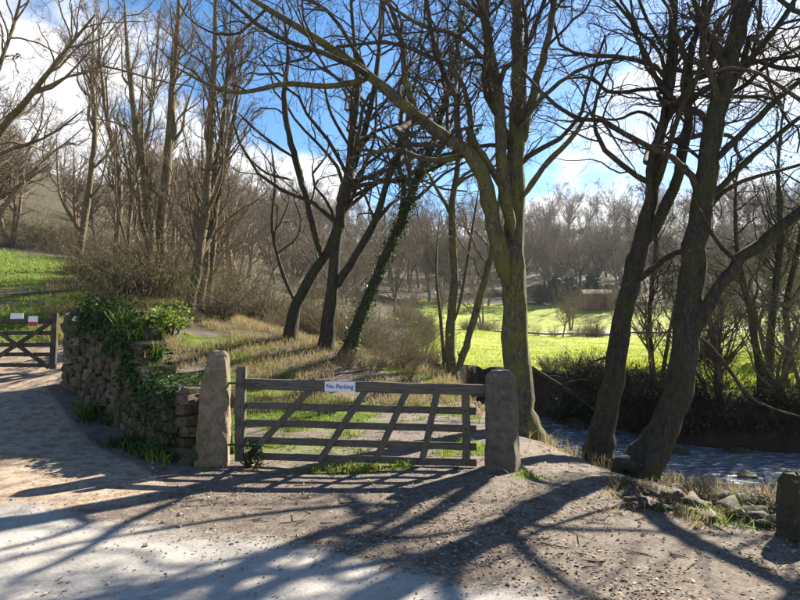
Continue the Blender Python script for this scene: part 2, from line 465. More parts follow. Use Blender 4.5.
def stream_dist(x, y):
    best = np.full(x.shape, 1e9); side = np.zeros(x.shape)
    for a, b in zip(STREAM[:-1], STREAM[1:]):
        e = b - a; L2 = (e ** 2).sum()
        t = np.clip(((x - a[0]) * e[0] + (y - a[1]) * e[1]) / L2, 0, 1)
        dx, dy = x - a[0] - t * e[0], y - a[1] - t * e[1]
        d = np.hypot(dx, dy)
        cr = e[0] * dy - e[1] * dx
        k = d < best
        best = np.where(k, d, best); side = np.where(k, np.sign(cr), side)
    return best, side

def H(x, y):
    x = np.asarray(x, float); y = np.asarray(y, float)
    sh = x.shape
    x = x.ravel(); y = y.ravel()
    z = _w[_n] + _w[_n + 1] * x + _w[_n + 2] * y
    for i in range(0, len(x), 40000):
        s = slice(i, i + 40000)
        r2 = (x[s, None] - CP[None, :, 0]) ** 2 + (y[s, None] - CP[None, :, 1]) ** 2
        z[s] += _tps(r2) @ _w[:_n]
    far = smooth(10, 60, np.hypot(x, y))
    rough_ = smooth(6.0, 8.5, y) + smooth(3, 6, np.abs(x)) * 0.3 * smooth(5, 6, y)
    z += fbm(x * .9, y * .9, 3) * .10 * np.clip(rough_, 0.08, 1) + fbm(x * 3.1, y * 3.1, 9) * .05 * np.clip(rough_, 0.12, 1)
    z += fbm(x * .12, y * .12, 5) * 1.1 * far
    near = (np.abs(x) < 75) & (y > -5) & (y < 40)
    if near.any():
        xs, ys = x[near], y[near]
        d, side = stream_dist(xs, ys)
        hb = 1.7 + fbm(xs * .7, ys * .7, 21) * .7
        bw = np.where(side > 0, 0.42, 1.15)
        t = smooth(0, 1, (d - hb) / bw)
        zz = -1.0 + fbm(xs * 2, ys * 2, 31) * .12
        zn = zz * (1 - t) + z[near] * t
        # lip of spoil on the far bank
        zn += np.where(side > 0, np.exp(-((d - hb - .75) / .5) ** 2) * .32, 0)
        z[near] = zn
    return z.reshape(sh)

def H1(x, y): return float(H(np.array([x]), np.array([y]))[0])

def axis_coords(lo, a, b, hi, step, growth=1.09):
    mid = list(np.arange(a, b, step))
    r = [mid[-1]]; s = step
    while r[-1] < hi: s *= growth; r.append(r[-1] + s)
    l_ = [mid[0]]; s = step
    while l_[-1] > lo: s *= growth; l_.append(l_[-1] - s)
    return np.array(l_[:0:-1] + mid + r[1:])
gx = axis_coords(-420, -8.0, 8.0, 420, 0.065)
gy = axis_coords(-150, 2.6, 15.0, 430, 0.065)
GX, GY = np.meshgrid(gx, gy)
GZ = H(GX, GY)

def polyside(x, pts):
    pts = np.asarray(pts, float)
    return np.interp(x, pts[:, 0], pts[:, 1])
ROAD_EDGE = [(-60, 5), (-9, 6.0), (-4, 5.95), (-2.7, 5.55), (-1.7, 5.1), (-.8, 4.75), (0, 4.45), (.66, 3.95), (1.2, 3.55), (2.2, 2.7), (4, 1.6), (8, .6), (60, -4)]
def masks(x, y):
    e = polyside(x, ROAD_EDGE)
    road = 0.5 + (e - y + fbm(x * 1.1, y * 1.6, 71) * .9) / 0.8
    # track from the road up to the far-left gate
    le = polyside(x, [(-30, 6.0), (-9, 6.0), (-4.2, 5.9), (-2.9, 5.7), (-1.4, 5.2)])
    ue = polyside(x, [(-30, 12.7), (-11, 13.4), (-7.2, 13.2), (-6.6, 11.2), (-5.2, 9.5), (-4.3, 8.6), (-3.3, 7.7), (-2.6, 6.9), (-1.4, 5.9)])
    track = np.minimum(0.5 + (ue - y) / 0.5, 0.5 + (y - le) / 0.8)
    track = np.clip(track, 0, 1) * smooth(-1.4, -3.4, x + fbm(x * .8, y * .8, 83) * 1.5)
    track = np.maximum(track, np.where(x < -6.9, 0.9 - np.abs(y - 13.2) / 1.8, 0))
    d, side = stream_dist(x, y)
    grass = np.zeros_like(x)
    # rough ground behind the gate, patches of grass
    behind = smooth(7.9, 9.0, y) * smooth(-6.5, -5.5, x + np.clip(11.5 - y, 0, 4) * -1.1) * smooth(2.2, 1.2, x) * smooth(18, 15, y)
    grass = np.maximum(grass, behind * (0.40 + fbm(x * .6, y * 1.2, 41) * 1.7))
    slope = smooth(13.4, 14.2, y) * smooth(-5.2, -6.4, x + (y - 14) * .12)
    grass = np.maximum(grass, slope * (0.72 + fbm(x * .35, y * .7, 43) * 1.2) * smooth(33, 27, y))
    verge = np.exp(-((y - 7.55) / .28) ** 2) * smooth(-2.8, -2.4, x) * smooth(1.9, 1.3, x)
    grass = np.maximum(grass, verge * (.45 + fbm(x * 1.5, y * 1.5, 44) * 1.4))
    nearb = smooth(3.4, 3.9, x) * smooth(6.3, 4.8, y) * smooth(2.0, 3.2, y)
    grass = np.maximum(grass, nearb * (.6 + fbm(x, y, 45)))
    grass = np.maximum(grass, np.exp(-(((x - 3.1) / .8) ** 2 + ((y - 5.7) / .45) ** 2)) * .62)
    grass = np.maximum(grass, np.exp(-(((x - 1.55) / .5) ** 2 + ((y - 7.0) / .25) ** 2)) * .6)
    hill = smooth(45, 80, y)
    grass = np.maximum(grass, hill * smooth(-30, 0, x) * (.12 + fbm(x * .08, y * .08, 46) * .6))
    fld = np.where((side > 0) & (d > 2.4), 1.0, 0.0) * smooth(103, 97, y) * smooth(-1.5, 2.5, x - .03 * y + fbm(x * .22, y * .22, 57) * 9 * smooth(20, 30, y))
    fld *= smooth(2.4, 4.2, d + fbm(x * .5, y * .5, 47) * 2.5)
    mud_shade = np.where(d < 2.6, smooth(2.9, 2.0, d), 0)
    mud_shade = np.maximum(mud_shade, np.where(side > 0, smooth(3.2, 2.6, d), 0)) * np.where(y < 40, 1, 0)  # far bank face coloured dark to stand for its own shade
    darkened = np.exp(-(((x + 0.9) / 1.9) ** 2 + ((y - 6.35) / .5) ** 2)) * (.38 + fbm(x * .8, y * 1.6, 49) * .9)  # darker oval patch of earth in front of the gate
    mud_shade = np.maximum(mud_shade, darkened)
    wood = smooth(13.6, 17.0, y + fbm(x * .3, y * .3, 52) * 3) * (1 - smooth(.3, .6, fld)) * (1 - smooth(.45, .7, grass) * (y < 34))
    return [np.clip(v, 0, 1) for v in (road, track, grass, fld, mud_shade, wood)]
MK = masks(GX, GY)
NX, NY = len(gx), len(gy)
vid = np.arange(NX * NY).reshape(NY, NX)
QF = np.stack([vid[:-1, :-1], vid[:-1, 1:], vid[1:, 1:], vid[1:, :-1]], -1).reshape(-1, 4)
VV = np.stack([GX, GY, GZ], -1).reshape(-1, 3)
def fmean(a): return a.ravel()[QF].mean(1)
own = np.zeros(len(QF), int)
own[fmean(MK[3]) > .5] = 3
own[fmean(MK[1]) > .5] = 2
own[fmean(MK[0]) > .5] = 1
for k, nm in enumerate(('ground', 'road', 'track', 'field')):
    q = QF[own == k]
    u, inv = np.unique(q.ravel(), return_inverse=True)
    me = mesh_np(nm, VV[u], [inv.reshape(-1, 4)])
    for an, av in zip(('road', 'track', 'grass', 'field', 'mud_shade', 'wood'), MK):
        at = me.attributes.new(an, 'FLOAT', 'POINT')
        at.data.foreach_set('value', av.ravel()[u].astype(np.float32))
    tag(link(nm, me, M['ground']), kind='structure')

# water
nw, wd = len(STREAM), np.linspace(-2.6, 2.6, 15)
tg = np.gradient(STREAM, axis=0); tg /= np.linalg.norm(tg, axis=1, keepdims=True)
nr = np.stack([-tg[:, 1], tg[:, 0]], 1)
wp = STREAM[:, None, :] + nr[:, None, :] * wd[None, :, None]
wv = np.dstack([wp, np.full(wp.shape[:2], WATER_Z)]).reshape(-1, 3)
ii = np.arange(nw * 15).reshape(nw, 15)
wq = np.stack([ii[:-1, :-1], ii[1:, :-1], ii[1:, 1:], ii[:-1, 1:]], -1).reshape(-1, 4)[:, ::-1]
tag(link('stream_water', mesh_np('stream_water', wv, [wq]), M['water']), kind='structure')

# pale lane across the far side of the field
lx = np.linspace(-8, 140, 120)
ly = 63 + 0.02 * lx + np.sin(lx * .06) * 1.2
lw = np.linspace(-1.7, 1.7, 5)
lX = np.repeat(lx, 5); lY = (ly[:, None] + lw[None, :]).ravel()
lv = np.stack([lX, lY, H(lX, lY) + 0.16], 1)
ii = np.arange(600).reshape(120, 5)
lq = np.stack([ii[:-1, :-1], ii[1:, :-1], ii[1:, 1:], ii[:-1, 1:]], -1).reshape(-1, 4)
m, n, l = nmat('lane_surface')
pos = n.new('ShaderNodeNewGeometry').outputs['Position']
f = noise_node(n, l, pos, 2.5, 5, .6)
finish(m, n, l, ramp_node(n, l, f, [(0.3, (0.30, 0.27, 0.25)), (0.7, (0.48, 0.44, 0.41))]), .9)
tag(link('lane', mesh_np('lane', lv, [lq]), m), kind='structure')

# ------------------------------------------------------------------ trees
def grow(rng, PP, R, K, ang, lfac, N2, wob=0.25, up=0.12, rfac=0.55, t0=0.2, lmin=.15, lmax=4.0, slender=0.012, rmin=.003, power=1.0, zmin=None):
    M_, N, _ = PP.shape
    seg = np.linalg.norm(np.diff(PP, axis=1), axis=2); L = seg.sum(1)
    p = L ** power; p /= p.sum()
    idx = rng.choice(M_, K, p=p)
    t = t0 + (1 - t0) * rng.random(K) ** 0.85
    ft = np.clip(t, 0, .999) * (N - 1); i0 = ft.astype(int); fr = (ft - i0)[:, None]
    a, b = PP[idx, i0], PP[idx, i0 + 1]
    st = a * (1 - fr) + b * fr
    rp = R[idx, i0] * (1 - fr[:, 0]) + R[idx, i0 + 1] * fr[:, 0]
    if zmin is not None:
        ok = st[:, 2] > zmin
        idx, t, a, b, st, rp = idx[ok], t[ok], a[ok], b[ok], st[ok], rp[ok]
        K = len(idx)
    T = b - a; T /= np.linalg.norm(T, axis=1, keepdims=True) + 1e-9
    rv = rng.normal(size=(K, 3)); pr = rv - (rv * T).sum(1, keepdims=True) * T
    pr /= np.linalg.norm(pr, axis=1, keepdims=True) + 1e-9
    an = np.radians(rng.uniform(ang[0], ang[1], K))[:, None]
    d = np.cos(an) * T + np.sin(an) * pr
    d[:, 2] += up; d /= np.linalg.norm(d, axis=1, keepdims=True)
    ln = np.clip(L[idx] * lfac * (1.15 - .75 * t) * rng.uniform(.55, 1.35, K), lmin, lmax)
    r0 = np.clip(np.minimum(rp * rfac, ln * slender + .001), rmin, None)
    out = np.zeros((K, N2, 3)); out[:, 0] = st
    cur = d.copy()
    for s in range(1, N2):
        cur = cur + rng.normal(size=(K, 3)) * wob
        cur[:, 2] += up * .35
        cur /= np.linalg.norm(cur, axis=1, keepdims=True)
        out[:, s] = out[:, s - 1] + cur * (ln / (N2 - 1))[:, None]
    rr = r0[:, None] * np.linspace(1, .38, N2)[None, :]
    return out, np.maximum(rr, rmin * .7)

def limb(spec, d0, d1, n=26, rng=None, bow=0.0):
    """spec: (px, py, radius) along the limb"""
    k = len(spec)
    ds = np.linspace(d0, d1, k) + bow * np.sin(np.linspace(0, math.pi, k))
    pts = np.array([P(a, b, dd) for (a, b, _), dd in zip(spec, ds)])
    q = catmull(np.hstack([pts, np.array([[s[2]] for s in spec])]), n)
    pp = q[:, :3]
    if rng is not None:
        pp = pp + rng.normal(size=pp.shape) * 0.10 * np.clip(q[:, 3:4], .0, .16)
    return pp, np.maximum(q[:, 3], .006)

def lump(R, k, rng, amt=.09):
    """uneven girth round and along a trunk"""
    M_, N = R.shape
    z = rng.normal(size=(M_, N, k)) * amt
    z = (z + np.roll(z, 1, 2) + np.roll(z, 1, 1)) / 1.9
    return R[:, :, None] * (1 + z)

def root_flare(pp, rr, amt=.28, h=.4):
    s = np.concatenate([[0], np.cumsum(np.linalg.norm(np.diff(pp, axis=0), axis=1))])
    return rr * (1 + amt * np.exp(-s / h))

def build_tree(name, label, limbs, seed, counts, bark, twig, group=None, up=.12, cat='tree', lens=(.5, .45, .45, .42), angs=None, t0=.25, zmin=None, wob=.22, ivy=0, ivy_h=None, sink=.35, rmin=.0036, lmax=(4, 2.2, 1.2, .7), k0=12):
    rng = np.random.default_rng(seed)
    limbs = [(p.copy(), r.copy()) for p, r in limbs]
    base = limbs[0][0][0].copy()
    limbs[0] = (limbs[0][0], root_flare(*limbs[0]))
    gz = H1(base[0], base[1])
    p0, r0 = limbs[0]
    ext = np.array([[base[0], base[1], min(gz, base[2]) - sink]])
    p0 = np.vstack([ext, p0]); r0 = np.concatenate([[r0[0] * 1.15], r0])
    root = empty(name, (base[0], base[1], gz))
    g = Geo()
    tubes(g, p0[None], lump(r0[None], k0, rng), k0)
    for pp, rr in limbs[1:]:
        rr = rr.copy(); rr[0] *= .3; rr[1] *= .8; rr[-1] = .002; rr[-2] *= .75
        tubes(g, pp[None], lump(rr[None], 9, rng), 9)
    off = np.array([base[0], base[1], gz])
    def fin(geo, nm, mat):
        geo.V = [v - off for v in geo.V]
        return link(nm, geo.mesh(nm), mat, root)
    fin(g, 'trunk', M[bark])
    nmax = max(len(p) for p, _ in limbs)
    PP = np.stack([catmull(p, 26) for p, _ in limbs]); RR = np.stack([np.interp(np.linspace(0, 1, 26), np.linspace(0, 1, len(r)), r) for _, r in limbs])
    angs = angs or ((30, 65), (30, 70), (30, 75), (30, 80))
    c = Geo()
    sides = (6, 4, 3, 3); Ns = (10, 8, 6, 4)
    srcP, srcR = PP, RR
    keep = None
    for lv, K in enumerate(counts):
        cp, cr = grow(rng, srcP, srcR, K, angs[lv], lens[lv], Ns[lv], wob * (1, 1.1, 1.2, 1.2)[lv], up, .6, t0 if lv == 0 else .15, lmax=lmax[lv], slender=(.0155, .0115, .009, .0075)[lv], rmin=rmin, zmin=zmin)
        tubes(c, cp, cr, sides[lv])
        if lv == 0:   # sub-branches also start on the limb ends
            srcP, srcR = cp, cr
        else:
            srcP, srcR = cp, cr
    fin(c, 'crown', M[twig])
    if ivy:
        iv = Geo()
        sel = rng.integers(0, len(limbs), ivy)
        w = np.array([np.linalg.norm(np.diff(p, axis=0), axis=1).sum() * r.mean() for p, r in limbs]); w /= w.sum()
        sel = rng.choice(len(limbs), ivy, p=w)
        pts = np.zeros((ivy, 3)); nn = rng.normal(size=(ivy, 3)); nn /= np.linalg.norm(nn, axis=1, keepdims=True)
        for q in range(len(limbs)):
            k = sel == q; p, r = limbs[q]; t = rng.random(k.sum()) * (len(p) - 1.01); i = t.astype(int); f_ = (t - i)[:, None]
            pts[k] = p[i] * (1 - f_) + p[i + 1] * f_ + nn[k] * (r[i][:, None] * .95 + np.abs(rng.normal(size=(k.sum(), 1))) * (.08 + .14 * (f_ + i[:, None]) / len(p)))
        if ivy_h:
            kk = (pts[:, 2] < ivy_h + rng.normal(size=ivy) * .8)
            pts, nn = pts[kk], nn[kk]
        leaves(iv, pts, nn, (.05, .10), rng)
        fin(iv, 'ivy', M['ivy'])
    tag(root, label, cat, group)
    return root

def leaves(geo, pts, nrm, size, rng, aspect=.75, droop=.5):
    """folded leaf: two triangles"""
    n = len(pts)
    nrm = nrm + rng.normal(size=(n, 3)) * .45
    nrm /= np.linalg.norm(nrm, axis=1, keepdims=True) + 1e-9
    rv = rng.normal(size=(n, 3)); rv[:, 2] -= droop
    a = rv - (rv * nrm).sum(1, keepdims=True) * nrm; a /= np.linalg.norm(a, axis=1, keepdims=True) + 1e-9
    b = np.cross(nrm, a)
    s = rng.uniform(size[0], size[1], n)[:, None]
    v0 = pts; v2 = pts + a * s
    mid = pts + a * s * .42
    v1 = mid + b * s * aspect * .5 + nrm * s * .13
    v3 = mid - b * s * aspect * .5 + nrm * s * .13
    V = np.stack([v0, v1, v2, v3], 1).reshape(-1, 3)
    k = np.arange(n)[:, None] * 4
    T = np.concatenate([k + [[0, 1, 2]], k + [[0, 2, 3]]])
    geo.add(V, None, T)

def blades(geo, pts, h, w, rng, lean=.5):
    n = len(pts)
    hh = rng.uniform(h[0], h[1], n)[:, None]; ww = rng.uniform(w[0], w[1], n)[:, None]
    az = rng.uniform(0, 2 * math.pi, n); th = rng.uniform(0, 2 * math.pi, n)
    ld = np.stack([np.cos(az), np.sin(az), np.zeros(n)], 1) * (rng.random(n) * lean)[:, None]
    sd = np.stack([np.cos(th), np.sin(th), np.zeros(n)], 1) * ww * .5
    upv = np.array([0, 0, 1.0])
    m_ = pts + upv * hh * .6 + ld * hh * .45
    tip = pts + upv * hh * (1 - .3 * lean * rng.random((n, 1))) + ld * hh * 1.2
    V = np.stack([pts - sd, pts + sd, m_ + sd * .8, m_ - sd * .8, tip], 1).reshape(-1, 3)
    k = np.arange(n)[:, None] * 5
    geo.add(V, k + [[0, 1, 2, 3]], k + [[3, 2, 4]])

# --- the big mossy tree behind the right gatepost
rg = np.random.default_rng(11)
dC = 11.2
limC = [limb([(524, 434, .33), (521, 405, .28), (517, 350, .265), (514, 300, .265), (513, 265, .25), (514, 200, .20), (516, 150, .18), (518, 100, .16), (517, 50, .13), (516, 0, .11), (511, -70, .08), (505, -190, .03)], dC, 11.6, 40, rg),
        limb([(509, 290, .18), (500, 255, .165), (491, 215, .155), (485, 180, .15), (470, 155, .14), (445, 137, .125), (420, 118, .115), (395, 98, .105), (370, 76, .095), (345, 58, .085), (310, 35, .07), (270, 10, .05), (220, -20, .025)], dC, 9.8, 36, rg),
        limb([(513, 240, .12), (503, 185, .12), (500, 130, .115), (497, 85, .10), (488, 40, .09), (482, 0, .08), (472, -60, .06), (455, -150, .025)], dC - .1, 10.6, 24, rg),
        limb([(520, 150, .10), (530, 105, .095), (541, 65, .085), (550, 30, .075), (557, -20, .065), (570, -100, .03)], dC + .2, 12.0, 20, rg),
        limb([(521, 200, .07), (545, 165, .06), (570, 140, .05), (592, 108, .035)], dC, 10.4, 14, rg),
        limb([(506, 196, .08), (492, 170, .075), (478, 148, .07), (464, 124, .055)], dC - .1, 10.7, 12, rg),
        limb([(519, 128, .06), (545, 95, .05), (585, 68, .04), (640, 55, .025)], dC, 12.4, 16, rg),
        limb([(372, 78, .06), (335, 86, .055), (285, 84, .045), (230, 92, .035), (165, 62, .02)], 10.4, 9.6, 18, rg),
        limb([(420, 118, .07), (405, 80, .06), (402, 40, .05), (385, -10, .035), (375, -60, .02)], 10.6, 10.2, 14, rg),
        limb([(488, 60, .05), (455, 35, .045), (420, 25, .035), (360, -15, .02)], 10.9, 10.0, 14, rg),
        limb([(470, 155, .06), (430, 160, .05), (395, 150, .04), (340, 160, .02)], 11.0, 10.2, 14, rg)]
limC = [(p_, r_ * .93) for p_, r_ in limC]
build_tree('mossy_tree', 'big mossy bare tree with twin stems right behind the right gatepost', limC, 21, (64, 430, 2100, 5000), 'bark_c', 'twig_dark', t0=.3, zmin=4.2, up=.05, wob=.26)

dA = 10.9
limA = [limb([(598, 460, .33), (603, 430, .29), (612, 380, .27), (622, 320, .26), (632, 270, .25), (641, 243, .235), (650, 205, .18), (657, 160, .155), (664, 120, .14), (670, 80, .13), (672, 40, .12), (675, 0, .105), (679, -70, .075), (684, -190, .03)], dA, 11.0, 40, rg),
        limb([(637, 255, .17), (662, 213, .155), (680, 165, .14), (689, 115, .12), (688, 70, .10), (700, 20, .085), (714, -50, .06), (735, -130, .025)], dA, 10.4, 24, rg),
        limb([(669, 88, .065), (640, 90, .055), (610, 92, .05), (590, 78, .04), (560, 80, .02)], 10.9, 10.0, 16, rg),
        limb([(634, 283, .10), (656, 266, .085), (678, 252, .07), (715, 248, .03)], dA, 10.0, 12, rg),
        limb([(672, 60, .06), (650, 25, .05), (635, -10, .04), (610, -60, .02)], 10.9, 11.6, 12, rg),
        limb([(662, 135, .06), (690, 150, .05), (712, 175, .035), (722, 210, .02)], 10.9, 10.0, 12, rg),
        limb([(662, 125, .05), (640, 112, .045), (612, 120, .035), (575, 108, .02)], 10.9, 11.6, 12, rg),
        limb([(616, 362, .05), (606, 358, .04), (592, 362, .03)], 10.8, 10.4, 8, rg)]
limA = [(p_, r_ * .68) for p_, r_ in limA]
build_tree('leaning_tree', 'slim dark tree on the stream bank leaning right and forking high up', limA, 22, (45, 260, 1000, 2200), 'bark_dark', 'twig_dark', t0=.35, zmin=3.6, up=.05, wob=.26)

dB = 9.3
limB = [limb([(636, 474, .42), (652, 447, .37), (671, 412, .335), (682, 372, .31), (686, 330, .305), (690, 290, .29), (697, 240, .275), (703, 200, .26), (708, 160, .25), (715, 120, .24), (725, 80, .225), (735, 40, .20), (741, 0, .18), (746, -70, .13), (750, -190, .04)], dB, 9.6, 44, rg),
        limb([(690, 338, .20), (712, 300, .165), (735, 265, .15), (765, 240, .135), (800, 212, .12), (850, 178, .10), (920, 130, .06)], dB, 8.6, 26, rg),
        limb([(710, 165, .095), (745, 130, .08), (780, 97, .07), (830, 55, .05), (880, 0, .025)], 9.4, 8.8, 18, rg),
        limb([(722, 100, .09), (750, 60, .08), (785, 15, .065), (820, -40, .04)], 9.4, 9.9, 16, rg),
        limb([(704, 205, .085), (745, 163, .075), (800, 118, .06), (870, 80, .03)], 9.4, 10.2, 18, rg),
        limb([(702, 222, .07), (730, 187, .06), (800, 165, .045), (860, 150, .02)], 9.4, 10.8, 16, rg),
        limb([(727, 75, .08), (708, 35, .07), (692, -5, .06), (670, -70, .03)], 9.4, 8.9, 14, rg),
        limb([(738, 25, .07), (765, -15, .06), (800, -60, .03)], 9.5, 9.1, 12, rg),
        limb([(700, 338, .045), (712, 348, .042), (728, 368, .040), (748, 395, .036), (775, 410, .030), (812, 419, .02)], 9.2, 8.8, 20, rg),
        limb([(738, 262, .06), (720, 245, .05), (706, 222, .04), (690, 190, .02)], 9.0, 8.6, 12, rg),
        limb([(640, 470, .20), (622, 462, .17), (612, 478, .10)], 9.15, 9.0, 8, rg)]
limB = [(p_, r_ * .66) for p_, r_ in limB]
build_tree('thick_tree', 'thickest dark tree rooted at the water edge with a low right fork', limB, 23, (50, 290, 1100, 2500), 'bark_dark', 'twig_dark', t0=.35, zmin=3.2, up=.05, wob=.26)

# --- the group beyond the gate
limE1 = [limb([(290, 342, .25), (297, 302, .20), (320, 263, .17), (335, 236, .16), (345, 192, .14), (360, 146, .12), (372, 102, .10), (378, 60, .08), (382, 0, .05), (384, -60, .02)], 16, 16.4, 30, rg),
         limb([(322, 262, .13), (308, 205, .12), (296, 162, .11), (288, 130, .10), (284, 95, .085), (288, 50, .06), (281, -5, .03)], 16, 15.4, 22, rg),
         limb([(297, 306, .07), (281, 268, .065), (272, 225, .055), (275, 180, .045), (270, 140, .02)], 16, 16.5, 16, rg),
         limb([(296, 160, .06), (262, 135, .05), (235, 110, .03)], 15.6, 15.2, 10, rg),
         limb([(292, 180, .05), (265, 172, .045), (240, 150, .025)], 15.7, 16.2, 10, rg)]
limE1 = [(p_, r_ * .78) for p_, r_ in limE1]
build_tree('bare_tree', 'dark bare tree bent like an elbow in the group beyond the wooden gate', limE1, 31, (40, 200, 800, 1500), 'bark_dark', 'twig_dark', t0=.3, zmin=4.0)
limE2 = [limb([(326, 350, .23), (331, 302, .20), (335, 260, .18), (341, 215, .16), (349, 180, .14), (352, 130, .11), (358, 80, .09), (352, 20, .06), (350, -40, .02)], 15.7, 15.5, 26, rg),
         limb([(334, 290, .14), (352, 262, .13), (375, 222, .115), (385, 188, .10), (398, 152, .085), (402, 110, .06), (412, 60, .025)], 15.7, 15.0, 22, rg),
         limb([(351, 150, .06), (330, 110, .05), (322, 70, .03)], 15.6, 16.2, 10, rg)]
limE2 = [(p_, r_ * .8) for p_, r_ in limE2]
build_tree('bare_tree', 'upright forked dark tree in the middle of the group beyond the wooden gate', limE2, 32, (34, 170, 650, 1200), 'bark_dark', 'twig_dark', t0=.3, zmin=4.0)
limE3 = [limb([(346, 356, .22), (361, 316, .18), (380, 272, .165), (396, 232, .15), (412, 190, .13), (426, 160, .11), (442, 118, .08), (455, 60, .05), (465, 0, .02)], 15.2, 14.8, 26, rg),
         limb([(398, 228, .09), (404, 190, .085), (398, 160, .07), (410, 120, .05), (405, 70, .02)], 15.0, 15.6, 14, rg),
         limb([(420, 175, .07), (440, 165, .06), (462, 150, .04), (485, 120, .02)], 14.9, 14.3, 12, rg)]
limE3 = [(p_, r_ * .78) for p_, r_ in limE3]
build_tree('ivy_clad_tree', 'leaning tree wrapped in dark ivy in the group beyond the wooden gate', limE3, 33, (26, 120, 450, 800), 'bark_dark', 'twig_dark', t0=.4, zmin=3.8, ivy=3000)
limD = [limb([(452, 382, .19), (451, 330, .15), (454, 270, .13), (452, 210, .115), (458, 160, .09), (455, 100, .06), (460, 30, .02)], 16.3, 16.5, 24, rg),
        limb([(457, 372, .13), (466, 345, .12), (476, 312, .11), (486, 275, .10), (493, 248, .09), (499, 200, .06), (506, 140, .02)], 16.2, 15.8, 20, rg),
        limb([(456, 320, .06), (466, 270, .055), (474, 220, .04), (480, 180, .02)], 16.3, 16.9, 12, rg),
        limb([(445, 375, .07), (441, 320, .06), (436, 270, .04), (440, 210, .02)], 16.4, 16.8, 12, rg)]
limD = [(p_, r_ * .85) for p_, r_ in limD]
build_tree('mossy_twin_tree', 'small mossy tree with two thin stems behind the right end of the wooden gate', limD, 34, (30, 150, 550, 900), 'bark_c', 'twig', t0=.35, zmin=3.0, ivy=500, ivy_h=2.5)

# --- the clump of tall slim trees behind the wall
SLIM = ['slim bare tree standing uphill, apart from the clump, beside the grass slope',
        'thin crooked bare tree at the uphill end of the clump behind the stone wall',
        'stout-footed bare tree, its top bending uphill, rising out of the brown brushwood',
        'tallest straight bare tree with the thickest stem, rising out of the brown brushwood',
        'dark-footed slim tree leaning towards the gate in the clump behind the wall',
        'thinner stem close beside the dark-footed slim tree of the clump',
        'thinnest outer stem of the clump, next to the group of dark trees',
        'thin wavering stem squeezed among the stout trees in the brown brushwood']
clump = [
    ([(74, 292, .16), (82, 235, .14), (90, 180, .12), (95, 130, .10), (92, 80, .07), (94, 20, .025)], 24),
    ([(112, 296, .12), (117, 235, .11), (120, 180, .10), (108, 125, .085), (101, 70, .06), (98, 10, .02)], 23),
    ([(146, 308, .22), (150, 250, .19), (147, 190, .15), (136, 125, .12), (128, 60, .08), (124, -5, .03)], 21),
    ([(158, 312, .22), (161, 240, .19), (168, 160, .16), (172, 90, .13), (178, 20, .09), (180, -60, .03)], 21.5),
    ([(184, 334, .20), (198, 262, .16), (208, 180, .135), (212, 100, .11), (215, 30, .08), (216, -60, .03)], 18.5),
    ([(192, 332, .14), (205, 270, .12), (210, 200, .10), (222, 130, .08), (228, 60, .05), (232, 0, .02)], 19),
    ([(205, 330, .11), (212, 262, .10), (217, 200, .085), (232, 130, .065), (240, 70, .045), (246, 10, .02)], 19.5),
    ([(130, 304, .10), (128, 250, .09), (133, 190, .08), (150, 120, .065), (156, 60, .045), (160, 10, .02)], 22.5)]
for i, (sp, d) in enumerate(clump):
    lm = [limb(sp, d, d + .3, 26, rg)]
    lm[0] = (lm[0][0], lm[0][1] * .95)
    for q in range(5):   # steep side limbs
        a = lm[0][0][int(5 + q * 3.4)]; r = lm[0][1][int(5 + q * 3.4)] * .55
        az = rg.uniform(0, 6.28); Lq = rg.uniform(2.2, 4.2) * (1.1 - q * .12)
        dr = np.array([math.cos(az) * .42, math.sin(az) * .42, 1.0])
        mid = a + dr * Lq * .5 + rg.normal(size=3) * .15
        end = a + dr * Lq * np.array([.8, .8, 1.05])
        qq = catmull([a, a + (mid - a) * .5 + np.array([math.cos(az), math.sin(az), 0]) * .18, mid, end], 14)
        lm.append((qq, np.linspace(r, .015, 14)))
    build_tree('slim_tree', SLIM[i], lm, 50 + i, (40, 240, 1000, 1500), 'bark_brown', 'twig', 'slim trees behind the wall', up=.28, angs=((18, 45), (20, 50), (25, 60), (25, 65)), t0=.15, lens=(.32, .45, .45, .42), lmax=(2.6, 1.6, .9, .6), zmin=3.2, ivy=(0, 0, 700, 900, 500, 0, 0, 0)[i], ivy_h=6.5, rmin=.0045, k0=9)

# --- tree whose limbs reach in over the left gate
limG = [limb([(-85, 330, .24), (-75, 260, .20), (-50, 195, .17), (-22, 160, .14), (5, 125, .115), (35, 90, .09), (62, 55, .06), (95, 15, .03)], 13.8, 12.6, 26, rg),
        limb([(-40, 185, .10), (-18, 110, .09), (2, 60, .07), (18, 10, .05), (30, -50, .02)], 13.4, 13.8, 18, rg),
        limb([(-25, 165, .08), (10, 150, .065), (50, 135, .045), (90, 105, .02)], 13.2, 14.0, 16, rg),
        limb([(30, 95, .05), (60, 82, .04), (100, 40, .02)], 12.7, 12.2, 12, rg),
        limb([(-60, 215, .08), (-20, 205, .06), (20, 185, .045), (55, 160, .02)], 13.5, 12.9, 14, rg)]
limG = [(p_, r_ * .66) for p_, r_ in limG]
build_tree('overhanging_tree', 'bare tree leaning its limbs in over the dark left gate', limG, 41, (46, 240, 1000, 2400), 'bark_brown', 'twig', t0=.3, zmin=4.0)

